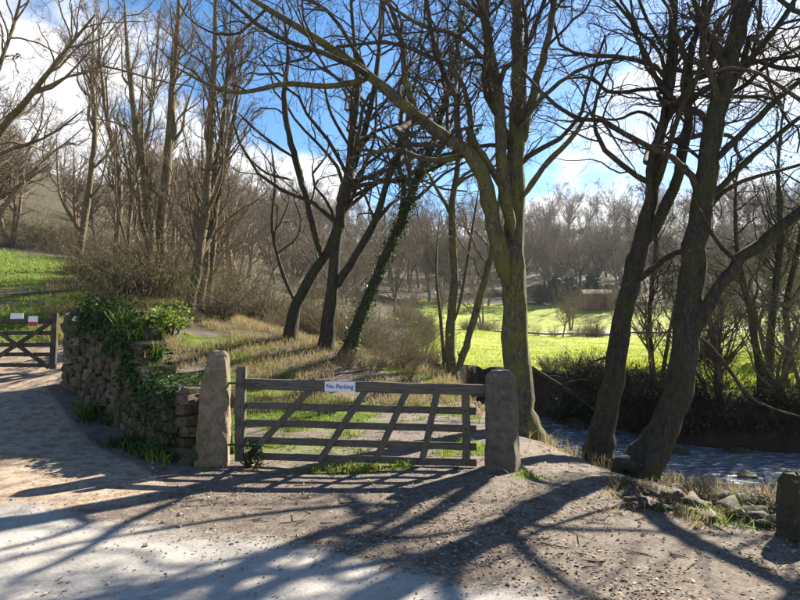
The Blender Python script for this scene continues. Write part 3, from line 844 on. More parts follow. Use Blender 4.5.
# --- thin trees on the far bank
for i, (sp, d, lab, iv) in enumerate([
    ([(653, 378, .085), (650, 335, .075), (651, 290, .065), (656, 240, .05), (650, 180, .02)], 18.5, 'thin dark sapling on the far bank between the two leaning trees', 0),
    ([(662, 380, .06), (667, 345, .055), (674, 310, .05), (681, 275, .04), (690, 220, .02)], 18.3, 'slanting thin sapling on the far bank between the two leaning trees', 0),
    ([(764, 398, .12), (757, 350, .10), (750, 310, .09), (740, 270, .07), (735, 220, .05), (738, 150, .02)], 16.5, 'left-leaning dark tree on the far bank beyond the drooping branch', 0),
    ([(771, 400, .11), (770, 350, .10), (774, 300, .09), (780, 240, .075), (778, 170, .05), (785, 90, .02)], 17, 'upright ivy-flecked tree on the far bank beyond the drooping branch', 900),
    ([(780, 400, .10), (788, 350, .09), (786, 300, .08), (800, 240, .065), (806, 170, .04), (815, 100, .02)], 17.4, 'right-hand stem of the ivy-flecked trees on the far bank', 700),
    ([(722, 385, .05), (718, 350, .045), (722, 315, .04), (716, 270, .02)], 19, 'short thin sapling on the far bank behind the thick tree', 0)]):
    lm = [limb(sp, d, d + .3, 18, rg)]
    build_tree('bank_tree', lab, lm, 70 + i, (26, 130, 450, 700), 'bark_dark', 'twig_dark', 'trees on the far stream bank', up=.1, t0=.3, lens=(.35, .5, .45, .42), lmax=(2, 1.2, .8, .5), rmin=.0055, k0=8, ivy=iv)

# --- trees out of frame on the right whose shade falls on the lane mouth
def free_limb(pts, rs, n=24):
    q = catmull(np.hstack([np.array(pts, float), np.array(rs, float)[:, None]]), n)
    return q[:, :3], np.maximum(q[:, 3], .006)
bz = H1(7.3, 8.3)
limJ = [free_limb([(7.3, 8.3, bz), (7.2, 8.3, bz + 1.5), (7.0, 8.2, bz + 3), (7.2, 8.0, bz + 5), (7.1, 8.2, bz + 7.5), (7.4, 8.4, bz + 10)], (.33, .27, .24, .18, .11, .03)),
        free_limb([(7.0, 8.2, bz + 2.9), (6.3, 7.8, bz + 4.0), (5.7, 7.6, bz + 5.6), (5.5, 7.5, bz + 7.5)], (.17, .13, .09, .03)),
        free_limb([(7.1, 8.1, bz + 4.4), (7.9, 7.4, bz + 5.6), (8.6, 7.0, bz + 7.6)], (.14, .10, .03))]
build_tree('bank_side_tree', 'bare tree on the near stream bank past the squat stone post', limJ, 81, (40, 200, 650, 900), 'bark_dark', 'twig_dark', t0=.35, zmin=2.6)

# --- generic bare trees, copied over the slope and the far hillside
def generic_mesh(seed, h, spread, counts, rmin, mat, stems=1):
    rng = np.random.default_rng(seed)
    PPs, RRs = [], []
    g = Geo()
    lm = []
    for s in range(stems):
        az = rng.uniform(0, 6.28); ln = rng.uniform(.1, .5) * (1 if stems > 1 else .3)
        pts = [np.array((0, 0, -.4))]
        dv = np.array([math.cos(az) * ln, math.sin(az) * ln, 1.0])
        for q in range(1, 8):
            dv = dv + rng.normal(size=3) * .13; dv[2] = max(dv[2], .7)
            pts.append(pts[-1] + dv / np.linalg.norm(dv) * h * .8 / 7)
        r = np.linspace(h * .017, .02, 8)
        lm.append(free_limb(pts, r, 20))
    for q in range(int(7 / stems) + 2):
        b = lm[q % stems]
        i = rng.integers(5, 14); a = b[0][i]; az = rng.uniform(0, 6.28); Lq = h * rng.uniform(.28, .5)
        o_ = np.array([math.cos(az) * spread, math.sin(az) * spread, .8])
        pts = [a, a + o_ * Lq * .3 + rng.normal(size=3) * .1, a + o_ * Lq * .62 + np.array([0, 0, .1 * Lq]), a + o_ * Lq * .85 + np.array([0, 0, .3 * Lq])]
        lm.append(free_limb(pts, np.linspace(b[1][i] * .65, .015, 4), 20))
    for pp, rr in lm: tubes(g, pp[None], lump(rr[None], 7, rng, .07), 7)
    sp, sr = np.stack([x[0] for x in lm]), np.stack([x[1] for x in lm])
    for lv, K in enumerate(counts):
        sp, sr = grow(rng, sp, sr, K, ((30, 60), (30, 65), (30, 75))[lv], (.45, .45, .5)[lv], (8, 5, 4)[lv], .25, .14, .6, .25 if lv == 0 else .1, lmax=(3.4, 2.0, 1.2)[lv], slender=.014, rmin=rmin)
        tubes(g, sp, sr, (5, 3, 3)[lv])
    return g.mesh('bare_tree_mesh')
far_meshes = [generic_mesh(100 + i, 11 + i, .8, (60, 420, 1700), .014, None) for i in range(4)]
for me in far_meshes: me.materials.append(M['twig_far'])
mid_meshes = [generic_mesh(120 + i, 8.5 + i * .8, .75, (60, 420, 1800), .008, None, 1 + i % 3) for i in range(4)]
for me in mid_meshes: me.materials.append(M['twig'])

def put(me, name, x, y, s, label, cat, group, rng, dz=0.0):
    o = bpy.data.objects.new(name, me)
    COL.objects.link(o)
    o.location = (x, y, H1(x, y) + dz)
    o.rotation_euler = (rng.normal() * .05, rng.normal() * .05, rng.uniform(0, 6.28))
    o.scale = (s * rng.uniform(.9, 1.1), s * rng.uniform(.9, 1.1), s * rng.uniform(.9, 1.15))
    tag(o, label, cat, group)
    return o
rh = np.random.default_rng(5)
cnt = 0
while cnt < 290:
    y = rh.uniform(99, 205); x = rh.uniform(-.45, .74) * y
    if y < 104 and 20 < x < 42: continue
    put(far_meshes[rh.integers(4)], 'hillside_tree', x, y, rh.uniform(.95, 1.5), 'bare grey brown tree in the wood covering the far hillside', 'tree', 'trees of the far hillside wood', rh)
    cnt += 1
# trees over the left slope and in the middle distance, left of the field
for i in range(44):
    y = rh.uniform(32, 90); x = rh.uniform(-.8, -.25) * y
    if y < 34 and x > -.62 * y + 3: x = -.62 * y - rh.uniform(0, 6)
    put(mid_meshes[rh.integers(4)], 'slope_tree', x, y, rh.uniform(.75, 1.25), 'bare brown tree on the rising slope behind the slim trees', 'tree', 'trees on the left slope', rh)
for i in range(34):
    y = rh.uniform(48, 104); x = rh.uniform(-.36, .02) * y - (2 if y > 60 else 0)
    put(far_meshes[rh.integers(4)], 'copse_tree', x, y, rh.uniform(.5, .85), 'bare grey tree in the copse left of the green field', 'tree', 'trees of the copse by the field', rh)
# the right side, behind the far bank
for (x, y, s) in [(19, 26, .9), (22, 30, 1), (17.5, 33, .8), (26, 36, 1.1), (30, 42, 1.2), (24, 48, .9), (36, 50, 1.2), (33, 58, 1.1), (16, 58.5, .6), (44, 60, 1.2), (15, 24, .7), (9.5, 68, .8), (5, 70, .9), (1, 66, .9), (50, 72, 1.2), (38, 70, 1.1), (20, 70, .7), (28, 68, .7), (28.5, 90, .5), (31.5, 88, .55), (33, 91, .45)]:
    put(mid_meshes[rh.integers(4)], 'field_side_tree', x, y, s, 'bare tree standing along the edge of the green field', 'tree', 'trees round the field', rh)

for i in range(7):     # saplings along the far bank
    k = 19 + i * 3; a = STREAM[k] + nr[k] * rh.uniform(2.5, 4.5)
    put(mid_meshes[i % 4], 'bank_sapling', a[0], a[1], rh.uniform(.26, .42), 'low twiggy sapling on the far bank in front of the field', 'tree', 'saplings on the far bank', rh)
# dark evergreens behind the shed
def evergreen_mesh(seed, h, w):
    rng = np.random.default_rng(seed); g = Geo()
    tubes(g, np.array([[(0, 0, -.3), (0, 0, h * .4), (0, 0, h * .9)]]), np.array([[.25, .16, .04]]), 7)
    n = 5200
    t = rng.random(n) ** .8; az = rng.uniform(0, 6.28, n)
    rad = w * (np.sin(np.clip(t * 1.02, 0, 1) * math.pi * .5 + 1.45) * .75 + .28) * (.35 + .75 * rng.random(n) ** .5) * (1 + .35 * np.sin(az * 3 + t * 9) + .3 * np.sin(t * 31 + az * 2))
    pts = np.stack([np.cos(az) * rad, np.sin(az) * rad, h * (.08 + .92 * t)], 1)
    nn = np.stack([np.cos(az), np.sin(az), rng.normal(size=n) * .4 + .4], 1)
    leaves(g, pts, nn, (.35, .75), rng, .6)
    me = g.mesh('evergreen_mesh', False); me.materials.append(M['holly'])
    return me
ev = [evergreen_mesh(200 + i, 7 + i, 2.6) for i in range(2)]
for i, (x, y, s) in enumerate([(24.5, 102, .5), (27.2, 101, .55), (29.8, 103, .68), (33.5, 104, .6), (36.5, 103, .5)]):
    put(ev[i % 2], 'evergreen_tree', x, y, s, 'dark evergreen tree standing behind the red brown shed', 'tree', 'evergreens by the shed', rh)

# --- brown scrub: arching stems
def bush_mesh(seed, h, w, n, mat, leaf=0, leafmat=None, lsize=(.04, .08)):
    rng = np.random.default_rng(seed); g = Geo()
    az = rng.uniform(0, 6.28, n); rb = w * .35 * np.sqrt(rng.random(n))
    st = np.stack([np.cos(az) * rb, np.sin(az) * rb, np.full(n, -.1)], 1)
    ln = h * rng.uniform(.6, 1.25, n)
    d = np.stack([np.cos(az) * .35, np.sin(az) * .35, np.ones(n)], 1) + rng.normal(size=(n, 3)) * .25
    out = np.zeros((n, 8, 3)); out[:, 0] = st
    for s in range(1, 8):
        d = d + rng.normal(size=(n, 3)) * .16; d[:, 2] -= .09 * rng.random(n)
        d /= np.linalg.norm(d, axis=1, keepdims=True)
        out[:, s] = out[:, s - 1] + d * (ln / 7)[:, None]
    R = (rng.uniform(.007, .016, n))[:, None] * np.linspace(1, .4, 8)[None]
    tubes(g, out, R, 4)
    c1, r1 = grow(rng, out, R, n * 5, (25, 70), .35, 5, .25, .05, .7, .2, lmax=.9, rmin=.005)
    tubes(g, c1, r1, 3)
    me = g.mesh('scrub_mesh'); me.materials.append(mat)
    if leaf:
        lg = Geo()
        i = rng.integers(0, len(c1), leaf); k = rng.integers(1, 5, leaf)
        leaves(lg, c1[i, k] + rng.normal(size=(leaf, 3)) * .03, rng.normal(size=(leaf, 3)) + np.array([0, 0, .6]), lsize, rng)
        return me, lg.mesh('scrub_leaves', False)
    return me, None
scrub = [bush_mesh(300 + i, (1.5, 2.0, 2.5)[i], (1.8, 1.5, 1.2)[i], (110, 80, 60)[i], M['bramble'], 260 if i != 1 else 0) for i in range(3)]
for me, lf in scrub:
    if lf: lf.materials.append(M['ivy'])
scrub.append(bush_mesh(310, 1.3, 1.6, 130, M['twig_dark'], 700)); scrub[3][1].materials.append(M['holly'])
scrub.append(bush_mesh(311, 1.1, 1.8, 150, M['twig_dark'], 300)); scrub[4][1].materials.append(M['litter'])
scrub.append(bush_mesh(312, 2.4, 2.0, 45, M['twig'], 420)); scrub[5][1].materials.append(M['strap'])
scrub.append(bush_mesh(313, 3.2, 1.6, 34, M['bark_brown'], 0))
def put_bush(kind, x, y, s, label, group, rng, name='scrub_bush', leafmesh=True):
    me, lf = scrub[kind]
    root = empty(name, (x, y, H1(x, y)), rng.uniform(0, 6.28))
    root.scale = (s, s, s * rng.uniform(.85, 1.15))
    st = bpy.data.objects.new('stems', me); COL.objects.link(st); st.parent = root
    if lf and leafmesh:
        q = bpy.data.objects.new('leaves', lf); COL.objects.link(q); q.parent = root
    tag(root, label, 'bush', group)
KINDS = (0, 1, 2, 4, 5, 6, 6, 2)
for i in range(130):     # a belt from behind the clump to the field edge
    px = rh.uniform(-20, 425); d = rh.uniform(17.5, 31)
    if px < 70: d = rh.uniform(32, 40)
    if px > 385: px -= 60
    x = (px - 400) / F_PX * d
    if i > 80: d += rh.uniform(4, 16); x = (px - 400) / F_PX * d
    put_bush(KINDS[rh.integers(8)], x, d, rh.uniform(.45, 1.0), 'tangled brown scrub among the trees beyond the wooden gate', 'scrub beyond the gate', rh)
for i in range(9):     # tall brown stems under the slim clump
    px = rh.uniform(120, 200); d = rh.uniform(18.5, 23)
    put_bush((2, 6)[i % 2], (px - 400) / F_PX * d, d, rh.uniform(.7, 1.2), 'tall brown brushwood round the feet of the slim trees', 'brushwood under the slim trees', rh)
for i in range(42):     # far bank of the stream
    k = rh.integers(15, 42); a = STREAM[k] + nr[k] * rh.uniform(1.95, 2.6)
    put_bush(3 + rh.integers(2), a[0], a[1], rh.uniform(.4, .8), 'low dark bramble hanging on the far stream bank', 'brambles on the far bank', rh)
for (px, d, s) in [(370, 14.5, .4), (393, 15.5, .5), (408, 16, .36), (345, 14.6, .35), (405, 14.2, .3), (437, 16.4, .25), (480, 15.4, .25)]:
    put_bush(0, (px - 400) / F_PX * d, d, s, 'fawn bramble bush at the feet of the trees seen over the gate', 'brambles over the gate', rh)
for i in range(34):     # ragged edge between the copse and the field
    d = rh.uniform(19, 52); px = rh.uniform(398, 432)
    put_bush(KINDS[rh.integers(8)], (px - 400) / F_PX * d, d, rh.uniform(.3, .62) * (.8 + d / 60), 'scrub bush on the ragged edge between copse and field', 'scrub at the field edge', rh)
for i in range(26):     # hedge in front of the lane
    x = rh.uniform(6, 22) if i < 18 else rh.uniform(30, 60)
    put_bush(rh.integers(3), x, 60.6 + rh.normal() * .4, rh.uniform(.55, .9), 'scrubby hedge bush along the pale lane over the field', 'hedge by the lane', rh)

# ------------------------------------------------------------------ stone shapes
def stone_mesh(seed, sub=2, rough=.16, boxy=.55):
    rng = np.random.default_rng(seed)
    bm = bmesh.new(); bmesh.ops.create_cube(bm, size=1.0)
    bmesh.ops.subdivide_edges(bm, edges=bm.edges[:], cuts=sub, use_grid_fill=True)
    ph = rng.uniform(0, 6.28, (4, 3)); fr = rng.uniform(2, 6, (4, 3))
    for v in bm.verts:
        c = np.array(v.co); nrm = c / np.linalg.norm(c)
        s = nrm * .58 * (1 - boxy) + c * boxy * 1.02
        k = sum(math.sin(fr[i] @ nrm + ph[i, 0]) for i in range(4)) / 4
        s = s * (1 + rough * k) + rng.normal(size=3) * .012
        v.co = s
    bmesh.ops.triangulate(bm, faces=bm.faces[:])
    me = bpy.data.meshes.new('stone_mesh'); bm.to_mesh(me); bm.free()
    me.polygons.foreach_set('use_smooth', np.full(len(me.polygons), sub > 2, bool))
    return me

# --- rubble wall between the two gates
wall_meshes = [stone_mesh(400 + i, 1, .2, .62) for i in range(12)]
for me in wall_meshes: me.materials.append(M['wall_stone'])
WA, WB = np.array([-6.28, 11.55]), np.array([-2.74, 8.3])
wdir = (WB - WA) / np.linalg.norm(WB - WA); wlen = np.linalg.norm(WB - WA)
wnrm = np.array([wdir[1], -wdir[0]])             # faces the track and the camera
if wnrm @ (-WA) < 0: wnrm = -wnrm
def wall_top(t): return float(np.interp(t, [0, .3, .52, .62, .70, .76, 1], [2.17, 2.12, 1.92, 1.62, 1.12, .97, .90]))
wroot = empty('stone_wall', (*((WA + WB) / 2), H1(*((WA + WB) / 2))))
tag(wroot, 'ivy-topped rubble stone wall stepping down from the dark gate to the tapered post', 'wall')
woff = np.array(wroot.location)
THK = .52
rw = np.random.default_rng(9)
def wall_stone(c, sz, rz):
    o = bpy.data.objects.new('stone', wall_meshes[rw.integers(12)]); COL.objects.link(o)
    o.parent = wroot; o.location = Vector(c) - Vector(woff)
    o.rotation_euler = (rw.normal() * .06, rw.normal() * .06, rz + rw.normal() * .08); o.scale = sz
wang = math.atan2(wdir[1], wdir[0])
# earth core
g = Geo(); ts = np.linspace(.015, .985, 40)
ring = []
for t in ts:
    c = WA + wdir * wlen * t; zt = wall_top(t) - .08; zb = H1(*c) - .5
    for s_, z_ in ((THK / 2 - .07, zb), (THK / 2 - .10, zt), (-THK / 2 + .10, zt), (-THK / 2 + .07, zb)):
        p = c + wnrm * s_; ring.append((p[0], p[1], z_))
ring = np.array(ring) - woff; ii = np.arange(160).reshape(40, 4)
Q = []
for k in range(39):
    for j in range(4): Q.append((ii[k, j], ii[k, (j + 1) % 4], ii[k + 1, (j + 1) % 4], ii[k + 1, j]))
Q += [tuple(ii[0, ::-1]), tuple(ii[-1])]
g.add(ring, np.array(Q)); link('earth_core', g.mesh('earth_core', False), M['core'], wroot)
# face stones in rough courses
z_off = 0.0
for face in (1, -1):
    course = 0; zc = -.25
    while zc < 1.75:
        ch = rw.uniform(.13, .21) if face == 1 else rw.uniform(.26, .34)
        s = rw.uniform(0, .1)
        while s < wlen - .08:
            w_ = rw.uniform(.15, .36) if face == 1 else rw.uniform(.4, .6)
            t = min((s + w_ / 2) / wlen, 1)
            c = WA + wdir * (s + w_ / 2)
            gz = H1(*c)
            zz = gz + zc + ch / 2 + rw.normal() * .012
            if zz + ch * .3 < wall_top(t) and zz > gz - .2:
                dep = rw.uniform(.2, .28)
                p = c + wnrm * face * (THK / 2 - dep / 2 + rw.uniform(-.02, .045))
                wall_stone((p[0], p[1], zz), (w_ * 1.0, dep, ch * 1.0), wang)
            s += w_
        zc += ch
# left end and cap stones
for z_ in np.arange(.95, 2.1, .17):
    for s_ in (-.15, .1):
        p = WA + wdir * .02 + wnrm * s_
        wall_stone((p[0], p[1], z_ + rw.normal() * .02), (.2, .26, .17), wang)
s = 0.0
while s < wlen - .1:
    w_ = rw.uniform(.22, .4); t = (s + w_ / 2) / wlen
    c = WA + wdir * (s + w_ / 2); zt = wall_top(t)
    wall_stone((c[0], c[1], zt - .03), (w_ * 1.02, THK * rw.uniform(.85, 1.05), rw.uniform(.1, .17)), wang)
    s += w_

# --- plants on and along the wall
def plant(name, label, cat, geo, mat, loc, group=None):
    geo.V = [v - np.array(loc) for v in geo.V]
    o = link(name, geo.mesh(name, False), mat); o.location = loc
    return tag(o, label, cat, group)
def ivy_patch(t0, t1, n, rng, top=True, dens=.2, drop=.5):
    g = Geo(); t = rng.uniform(t0, t1, n); k = rng.random(n)
    pts = np.zeros((n, 3)); nn = np.zeros((n, 3))
    for i in range(n):
        c = WA + wdir * wlen * t[i]; zt = wall_top(t[i])
        lobes = .5 + .5 * math.sin(t[i] * 37 + 1.3) * math.sin(t[i] * 17)
        if k[i] < .55:
            s_ = rng.uniform(-.32, .34); hgt = abs(rng.normal()) * dens * (.3 + lobes)
            p = c + wnrm * s_; pts[i] = (p[0], p[1], zt + .02 + hgt); nn[i] = (wnrm[0] * .3, wnrm[1] * .3, 1)
        else:
            zz = zt - rng.random() ** 1.6 * drop * (.3 + lobes)
            p = c + wnrm * (THK / 2 + .05 + abs(rng.normal()) * .06); pts[i] = (p[0], p[1], zz); nn[i] = (wnrm[0], wnrm[1], .4)
    leaves(g, pts, nn, (.05, .10), rng)
    return g
ri = np.random.default_rng(61)
c0 = WA + wdir * wlen * .3
plant('ivy', 'dark glossy ivy spilling over the tall end of the stone wall', 'ivy', ivy_patch(.16, .66, 1800, ri, dens=.13, drop=.55), M['ivy'], (c0[0], c0[1], wall_top(.3)))
c1_ = WA + wdir * wlen * .8
plant('ivy', 'low ivy creeping on the low step of the stone wall by the tapered post', 'ivy', ivy_patch(.62, .97, 1200, ri, dens=.07, drop=.9), M['ivy'], (c1_[0], c1_[1], wall_top(.8)))

def strap_tuft(x, y, z, n, rng, h=(.12, .30), w=(.02, .04), lean=1.0):
    g = Geo(); pts = np.tile([x, y, z], (n, 1)) + np.hstack([rng.normal(size=(n, 2)) * .07, np.zeros((n, 1))])
    blades(g, pts, h, w, rng, lean); return g
for i, (t, s_, n, lab) in enumerate([(.18, .05, 50, 0), (.27, -.1, 60, 0), (.36, .1, 70, 0), (.44, -.05, 70, 0), (.5, .12, 60, 0), (.56, 0, 60, 0), (.61, .15, 50, 0), (.66, -.1, 60, 0), (.70, .05, 50, 0), (.58, -.2, 50, 0), (.12, -.1, 40, 0), (.53, .2, 40, 0)]):
    c = WA + wdir * wlen * t + wnrm * s_
    plant('strap_leaf_plant', 'tuft of bright green strap leaves growing on top of the stone wall', 'plant', strap_tuft(c[0], c[1], wall_top(t) - .02, n, ri, (.10, .24 + .12 * (t > .48)), (.010, .024), 1.35), M['strap'], (c[0], c[1], wall_top(t)), 'green tufts on the wall')
for i, (t, s_, n) in enumerate([(.66, -.32, 80), (.72, -.3, 80), (.84, -.3, 70), (.74, -.35, 80), (.80, -.4, 90), (.86, -.42, 90), (.92, -.45, 80), (.7, -.5, 80), (.78, -.65, 80), (.97, -.5, 60)]):
    c = WA + wdir * wlen * t + wnrm * s_; z = H1(*c)
    plant('strap_leaf_plant', 'tall green leaf clump rising behind the low step of the stone wall', 'plant', strap_tuft(c[0], c[1], z - .02, n, ri, (.3, .7), (.02, .04), .7), M['strap'], (c[0], c[1], z), 'green clumps behind the low wall')
c = WA + wdir * wlen * .66 + wnrm * .12
g = strap_tuft(c[0], c[1], wall_top(.66) - .02, 26, ri, (.08, .18), (.012, .025), 1.6)
plant('dead_fern', 'withered brown fern on the step of the stone wall', 'plant', g, M['litter'], (c[0], c[1], wall_top(.66)))
# verge at the wall foot
for i in range(22):
    t = ri.uniform(.35, 1.0); c = WA + wdir * wlen * t + wnrm * (THK / 2 + ri.uniform(.05, .4)); z = H1(*c)
    plant('verge_tuft', 'dark green weed tuft along the foot of the stone wall', 'plant', strap_tuft(c[0], c[1], z - .02, 34, ri, (.08, .28), (.012, .03), 1.1), M['strap' if i % 4 == 0 else 'ivy'], (c[0], c[1], z), 'weeds at the wall foot')
# small white plate on the wall
def box_geo(sx, sy, sz, bev=.0):
    bm = bmesh.new(); bmesh.ops.create_cube(bm, size=1.0)
    for v in bm.verts: v.co = (v.co.x * sx, v.co.y * sy, v.co.z * sz)
    if bev: bmesh.ops.bevel(bm, geom=bm.edges[:], offset=bev, segments=2, affect='EDGES', profile=.6)
    me = bpy.data.meshes.new('piece'); bm.to_mesh(me); bm.free()
    return me
tq = .19; c = WA + wdir * wlen * tq + wnrm * (THK / 2 + .10)
o = link('wall_plate', box_geo(.22, .012, .085, .003), M['sign_white'], loc=(c[0], c[1], wall_top(tq) - .13)); o.rotation_euler = (0, .06, wang)
tag(o, 'small blank white plate fixed near the top of the stone wall', 'sign')

# --- tapered granite post left of the gate, squarer one on the right
def post_mesh(seed, prof, rz=0.0, rough=.02, n=20, square=.7):
    """prof: (z, half width x, half width y, shift x, shift y)"""
    rng = np.random.default_rng(seed); prof = np.array(prof, float); k = 36
    zs = np.linspace(prof[0, 0], prof[-1, 0], n * 2)
    zs = np.concatenate([zs, [prof[-1, 0]]])
    g = Geo(); rings = []
    ph = rng.uniform(0, 6.28, 6)
    for i, z in enumerate(zs):
        hx, hy, sx, sy = [np.interp(z, prof[:, 0], prof[:, j]) for j in range(1, 5)]
        if i == len(zs) - 1: hx *= .05; hy *= .05; z += .012
        th = np.arange(k) * 2 * math.pi / k + .157
        e = 2.0 / (2 + 5 * square)
        cx = np.sign(np.cos(th)) * np.abs(np.cos(th)) ** e; cy = np.sign(np.sin(th)) * np.abs(np.sin(th)) ** e
        b = 1 + rough * (np.sin(3 * th + z * 7 + ph[0]) + np.sin(2 * th - z * 11 + ph[1]) + .8 * np.sin(5 * th + z * 19 + ph[2])) + rng.normal(size=k) * rough * .3
        x, y = cx * hx * b, cy * hy * b
        xr = x * math.cos(rz) - y * math.sin(rz) + sx; yr = x * math.sin(rz) + y * math.cos(rz) + sy
        rings.append(np.stack([xr, yr, np.full(k, z) + rng.normal(size=k) * .004], 1))
    V = np.concatenate(rings); N = len(rings); q = []
    ii = np.arange(N * k).reshape(N, k)
    Q = np.stack([ii[:-1], np.roll(ii, -1, 1)[:-1], np.roll(ii, -1, 1)[1:], ii[1:]], -1).reshape(-1, 4)
    g.add(V, Q)
    me = g.mesh('post', False)
    return me
pl = P(213, 462, 7.95); zl = H1(pl[0], pl[1])
o = link('granite_post', post_mesh(1, [(-.3, .225, .2, 0, 0), (0, .215, .19, 0, 0), (.45, .20, .18, .0, 0), (.9, .185, .165, .015, 0), (1.15, .165, .155, .025, 0), (1.35, .145, .145, .035, 0), (1.44, .125, .125, .04, 0), (1.485, .08, .085, .04, 0)], .15, .034), M['granite'], loc=(pl[0], pl[1], zl))
tag(o, 'tapered rough granite gatepost with rounded top at the hinge side of the gate', 'gatepost')
pr_ = P(503, 470, 7.5); zr = H1(pr_[0], pr_[1])
o = link('granite_post', post_mesh(2, [(-.3, .19, .17, 0, 0), (0, .19, .17, 0, 0), (.6, .178, .16, -.005, 0), (1.0, .17, .155, -.012, 0), (1.14, .163, .15, -.012, 0), (1.185, .125, .115, -.012, 0), (1.2, .10, .09, -.02, 0)], -.43, .020, square=1.6), M['granite_dark'], loc=(pr_[0], pr_[1], zr))
tag(o, 'square squat granite gatepost at the latch end of the gate', 'gatepost')
pq = P(794, 532, 5.0); zq = H1(pq[0], pq[1])
o = link('stone_post', post_mesh(3, [(-.3, .115, .12, 0, 0), (0, .112, .12, 0, 0), (.3, .10, .11, 0, 0), (.45, .09, .10, 0, 0), (.52, .06, .07, .01, 0)], .3, .03), M['boulder'], loc=(pq[0] + .02, pq[1], zq))
tag(o, 'squat dark stone post above the stream beside the boulders', 'post')

# ------------------------------------------------------------------ gates
def bar(p0, p1, w, t, name, mat, parent, rng, seg=10, wob=.006):
    """timber from p0 to p1 in the parent's frame (x along the gate, z up), w high, t thick"""
    p0 = np.array(p0, float); p1 = np.array(p1, float); L = np.linalg.norm(p1 - p0)
    g = Geo(); xs = np.linspace(-L / 2, L / 2, seg)
    wz = np.cumsum(rng.normal(size=seg)) * wob * .4; wz -= np.linspace(wz[0], wz[-1], seg)
    b = min(w, t) * .14
    sec = np.array([(-t / 2 + b, -w / 2), (t / 2 - b, -w / 2), (t / 2, -w / 2 + b), (t / 2, w / 2 - b), (t / 2 - b, w / 2), (-t / 2 + b, w / 2), (-t / 2, w / 2 - b), (-t / 2, -w / 2 + b)])
    V = []
    for i, x in enumerate(xs):
        s = sec * (1 + rng.normal(size=(8, 2)) * .025)
        V += [(x, s[j, 0], s[j, 1] + wz[i]) for j in range(8)]
    ii = np.arange(seg * 8).reshape(seg, 8)
    Q = np.stack([ii[:-1], np.roll(ii, -1, 1)[:-1], np.roll(ii, -1, 1)[1:], ii[1:]], -1).reshape(-1, 4)
    me = mesh_np(name, np.array(V), [Q, np.array([ii[0][[0, 1, 2]], ii[0][[0, 2, 3]], ii[0][[0, 3, 4]], ii[0][[0, 4, 5]], ii[0][[0, 5, 6]], ii[0][[0, 6, 7]]] + [ii[-1][[0, a + 1, a]] for a in range(1, 7)])], False)
    o = link(name, me, mat, parent)
    c = (p0 + p1) / 2; d = p1 - p0
    o.location = c; o.rotation_euler = (0, -math.atan2(d[2], d[0]), 0)
    return o
ra = np.random.default_rng(77)
GA = P(240, 464, 7.9); GB = P(488, 468, 7.55)
ga = math.atan2(GB[1] - GA[1], GB[0] - GA[0]); GL = np.linalg.norm((GB - GA)[:2])
gz0 = H1((GA[0] + GB[0]) / 2, (GA[1] + GB[1]) / 2)
gate = empty('field_gate', (GA[0], GA[1], gz0), ga)
tag(gate, 'weathered wooden five-bar field gate with a white notice hung between granite posts', 'gate')
gw = M['gate_wood']
def sx(px): return (px - 240.0) / 248.0 * GL
bar((0, 0, .04), (0, 0, 1.27), .13, .085, 'stile', gw, gate, ra)
bar((sx(467), 0, .05), (sx(467), 0, .98), .10, .075, 'stile', gw, gate, ra)
bar((.066, 0, 1.045), (GL - .02, 0, .985), .135, .088, 'top_rail', gw, gate, ra, 14)
for z0, z1 in ((.76, .72), (.53, .50), (.31, .28), (.10, .08)):
    bar((.066, .012, z0), (GL - .14, .012, z1), .092, .03, 'rail', gw, gate, ra, 14)
for (a, b, c_, d_) in ((312, .975, 249, .10), (368, .965, 322, .05), (409, .95, 379, .10), (439, .945, 424, .06)):
    bar((sx(a), -.024, b), (sx(c_), -.024, d_), .085, .03, 'brace', gw, gate, ra)
for z_ in (.25, 1.05):
    o = link('hinge_strap', box_geo(.26, .012, .04, .003), M['iron'], gate, (.07, -.056, z_ - .02 * (z_ > 1)))
    q = link('hinge_pin', box_geo(.14, .02, .03, .004), M['iron'], gate, (-.13, -.03, z_))
link('latch', box_geo(.22, .015, .035, .003), M['iron'], gate, (GL - .07, -.053, .93))
# bolts
for px in (240, 467):
    for z0 in ((.745, .52, .30, .09) if px == 240 else (.725, .50, .285, .08)):
        bm = bmesh.new(); bmesh.ops.create_cone(bm, segments=8, radius1=.013, radius2=.009, depth=.014, cap_ends=True)
        me = bpy.data.meshes.new('bolt'); bm.to_mesh(me); bm.free()
        b_ = link('bolt', me, M['iron'], gate, (sx(px), -.048, z0)); b_.rotation_euler = (math.pi / 2, 0, 0)
# notice
nt = link('gate_notice', box_geo(.40, .008, .125, .003), M['sign_white'])
tag(nt, 'small white notice with blue lettering fixed to the gate top rail', 'sign')
nloc = Matrix.Translation(gate.location) @ Matrix.Rotation(ga, 4, 'Z') @ Vector((sx(343), -.052, 1.018))
nt.location = nloc; nt.rotation_euler = (0, .018, ga)
cu = bpy.data.curves.new('lettering', 'FONT'); cu.body = 'No Parking'; cu.size = .078; cu.align_x = 'CENTER'; cu.align_y = 'CENTER'; cu.extrude = .0012; cu.offset = .0012
to = bpy.data.objects.new('lettering_src', cu); COL.objects.link(to)
bpy.context.view_layer.update()
me = bpy.data.meshes.new_from_object(to.evaluated_get(bpy.context.evaluated_depsgraph_get()))
bpy.data.objects.remove(to)
me.materials.clear()
tx = link('lettering', me, M['sign_blue'], nt, (0, -.0062, 0)); tx.rotation_euler = (math.pi / 2, 0, 0)

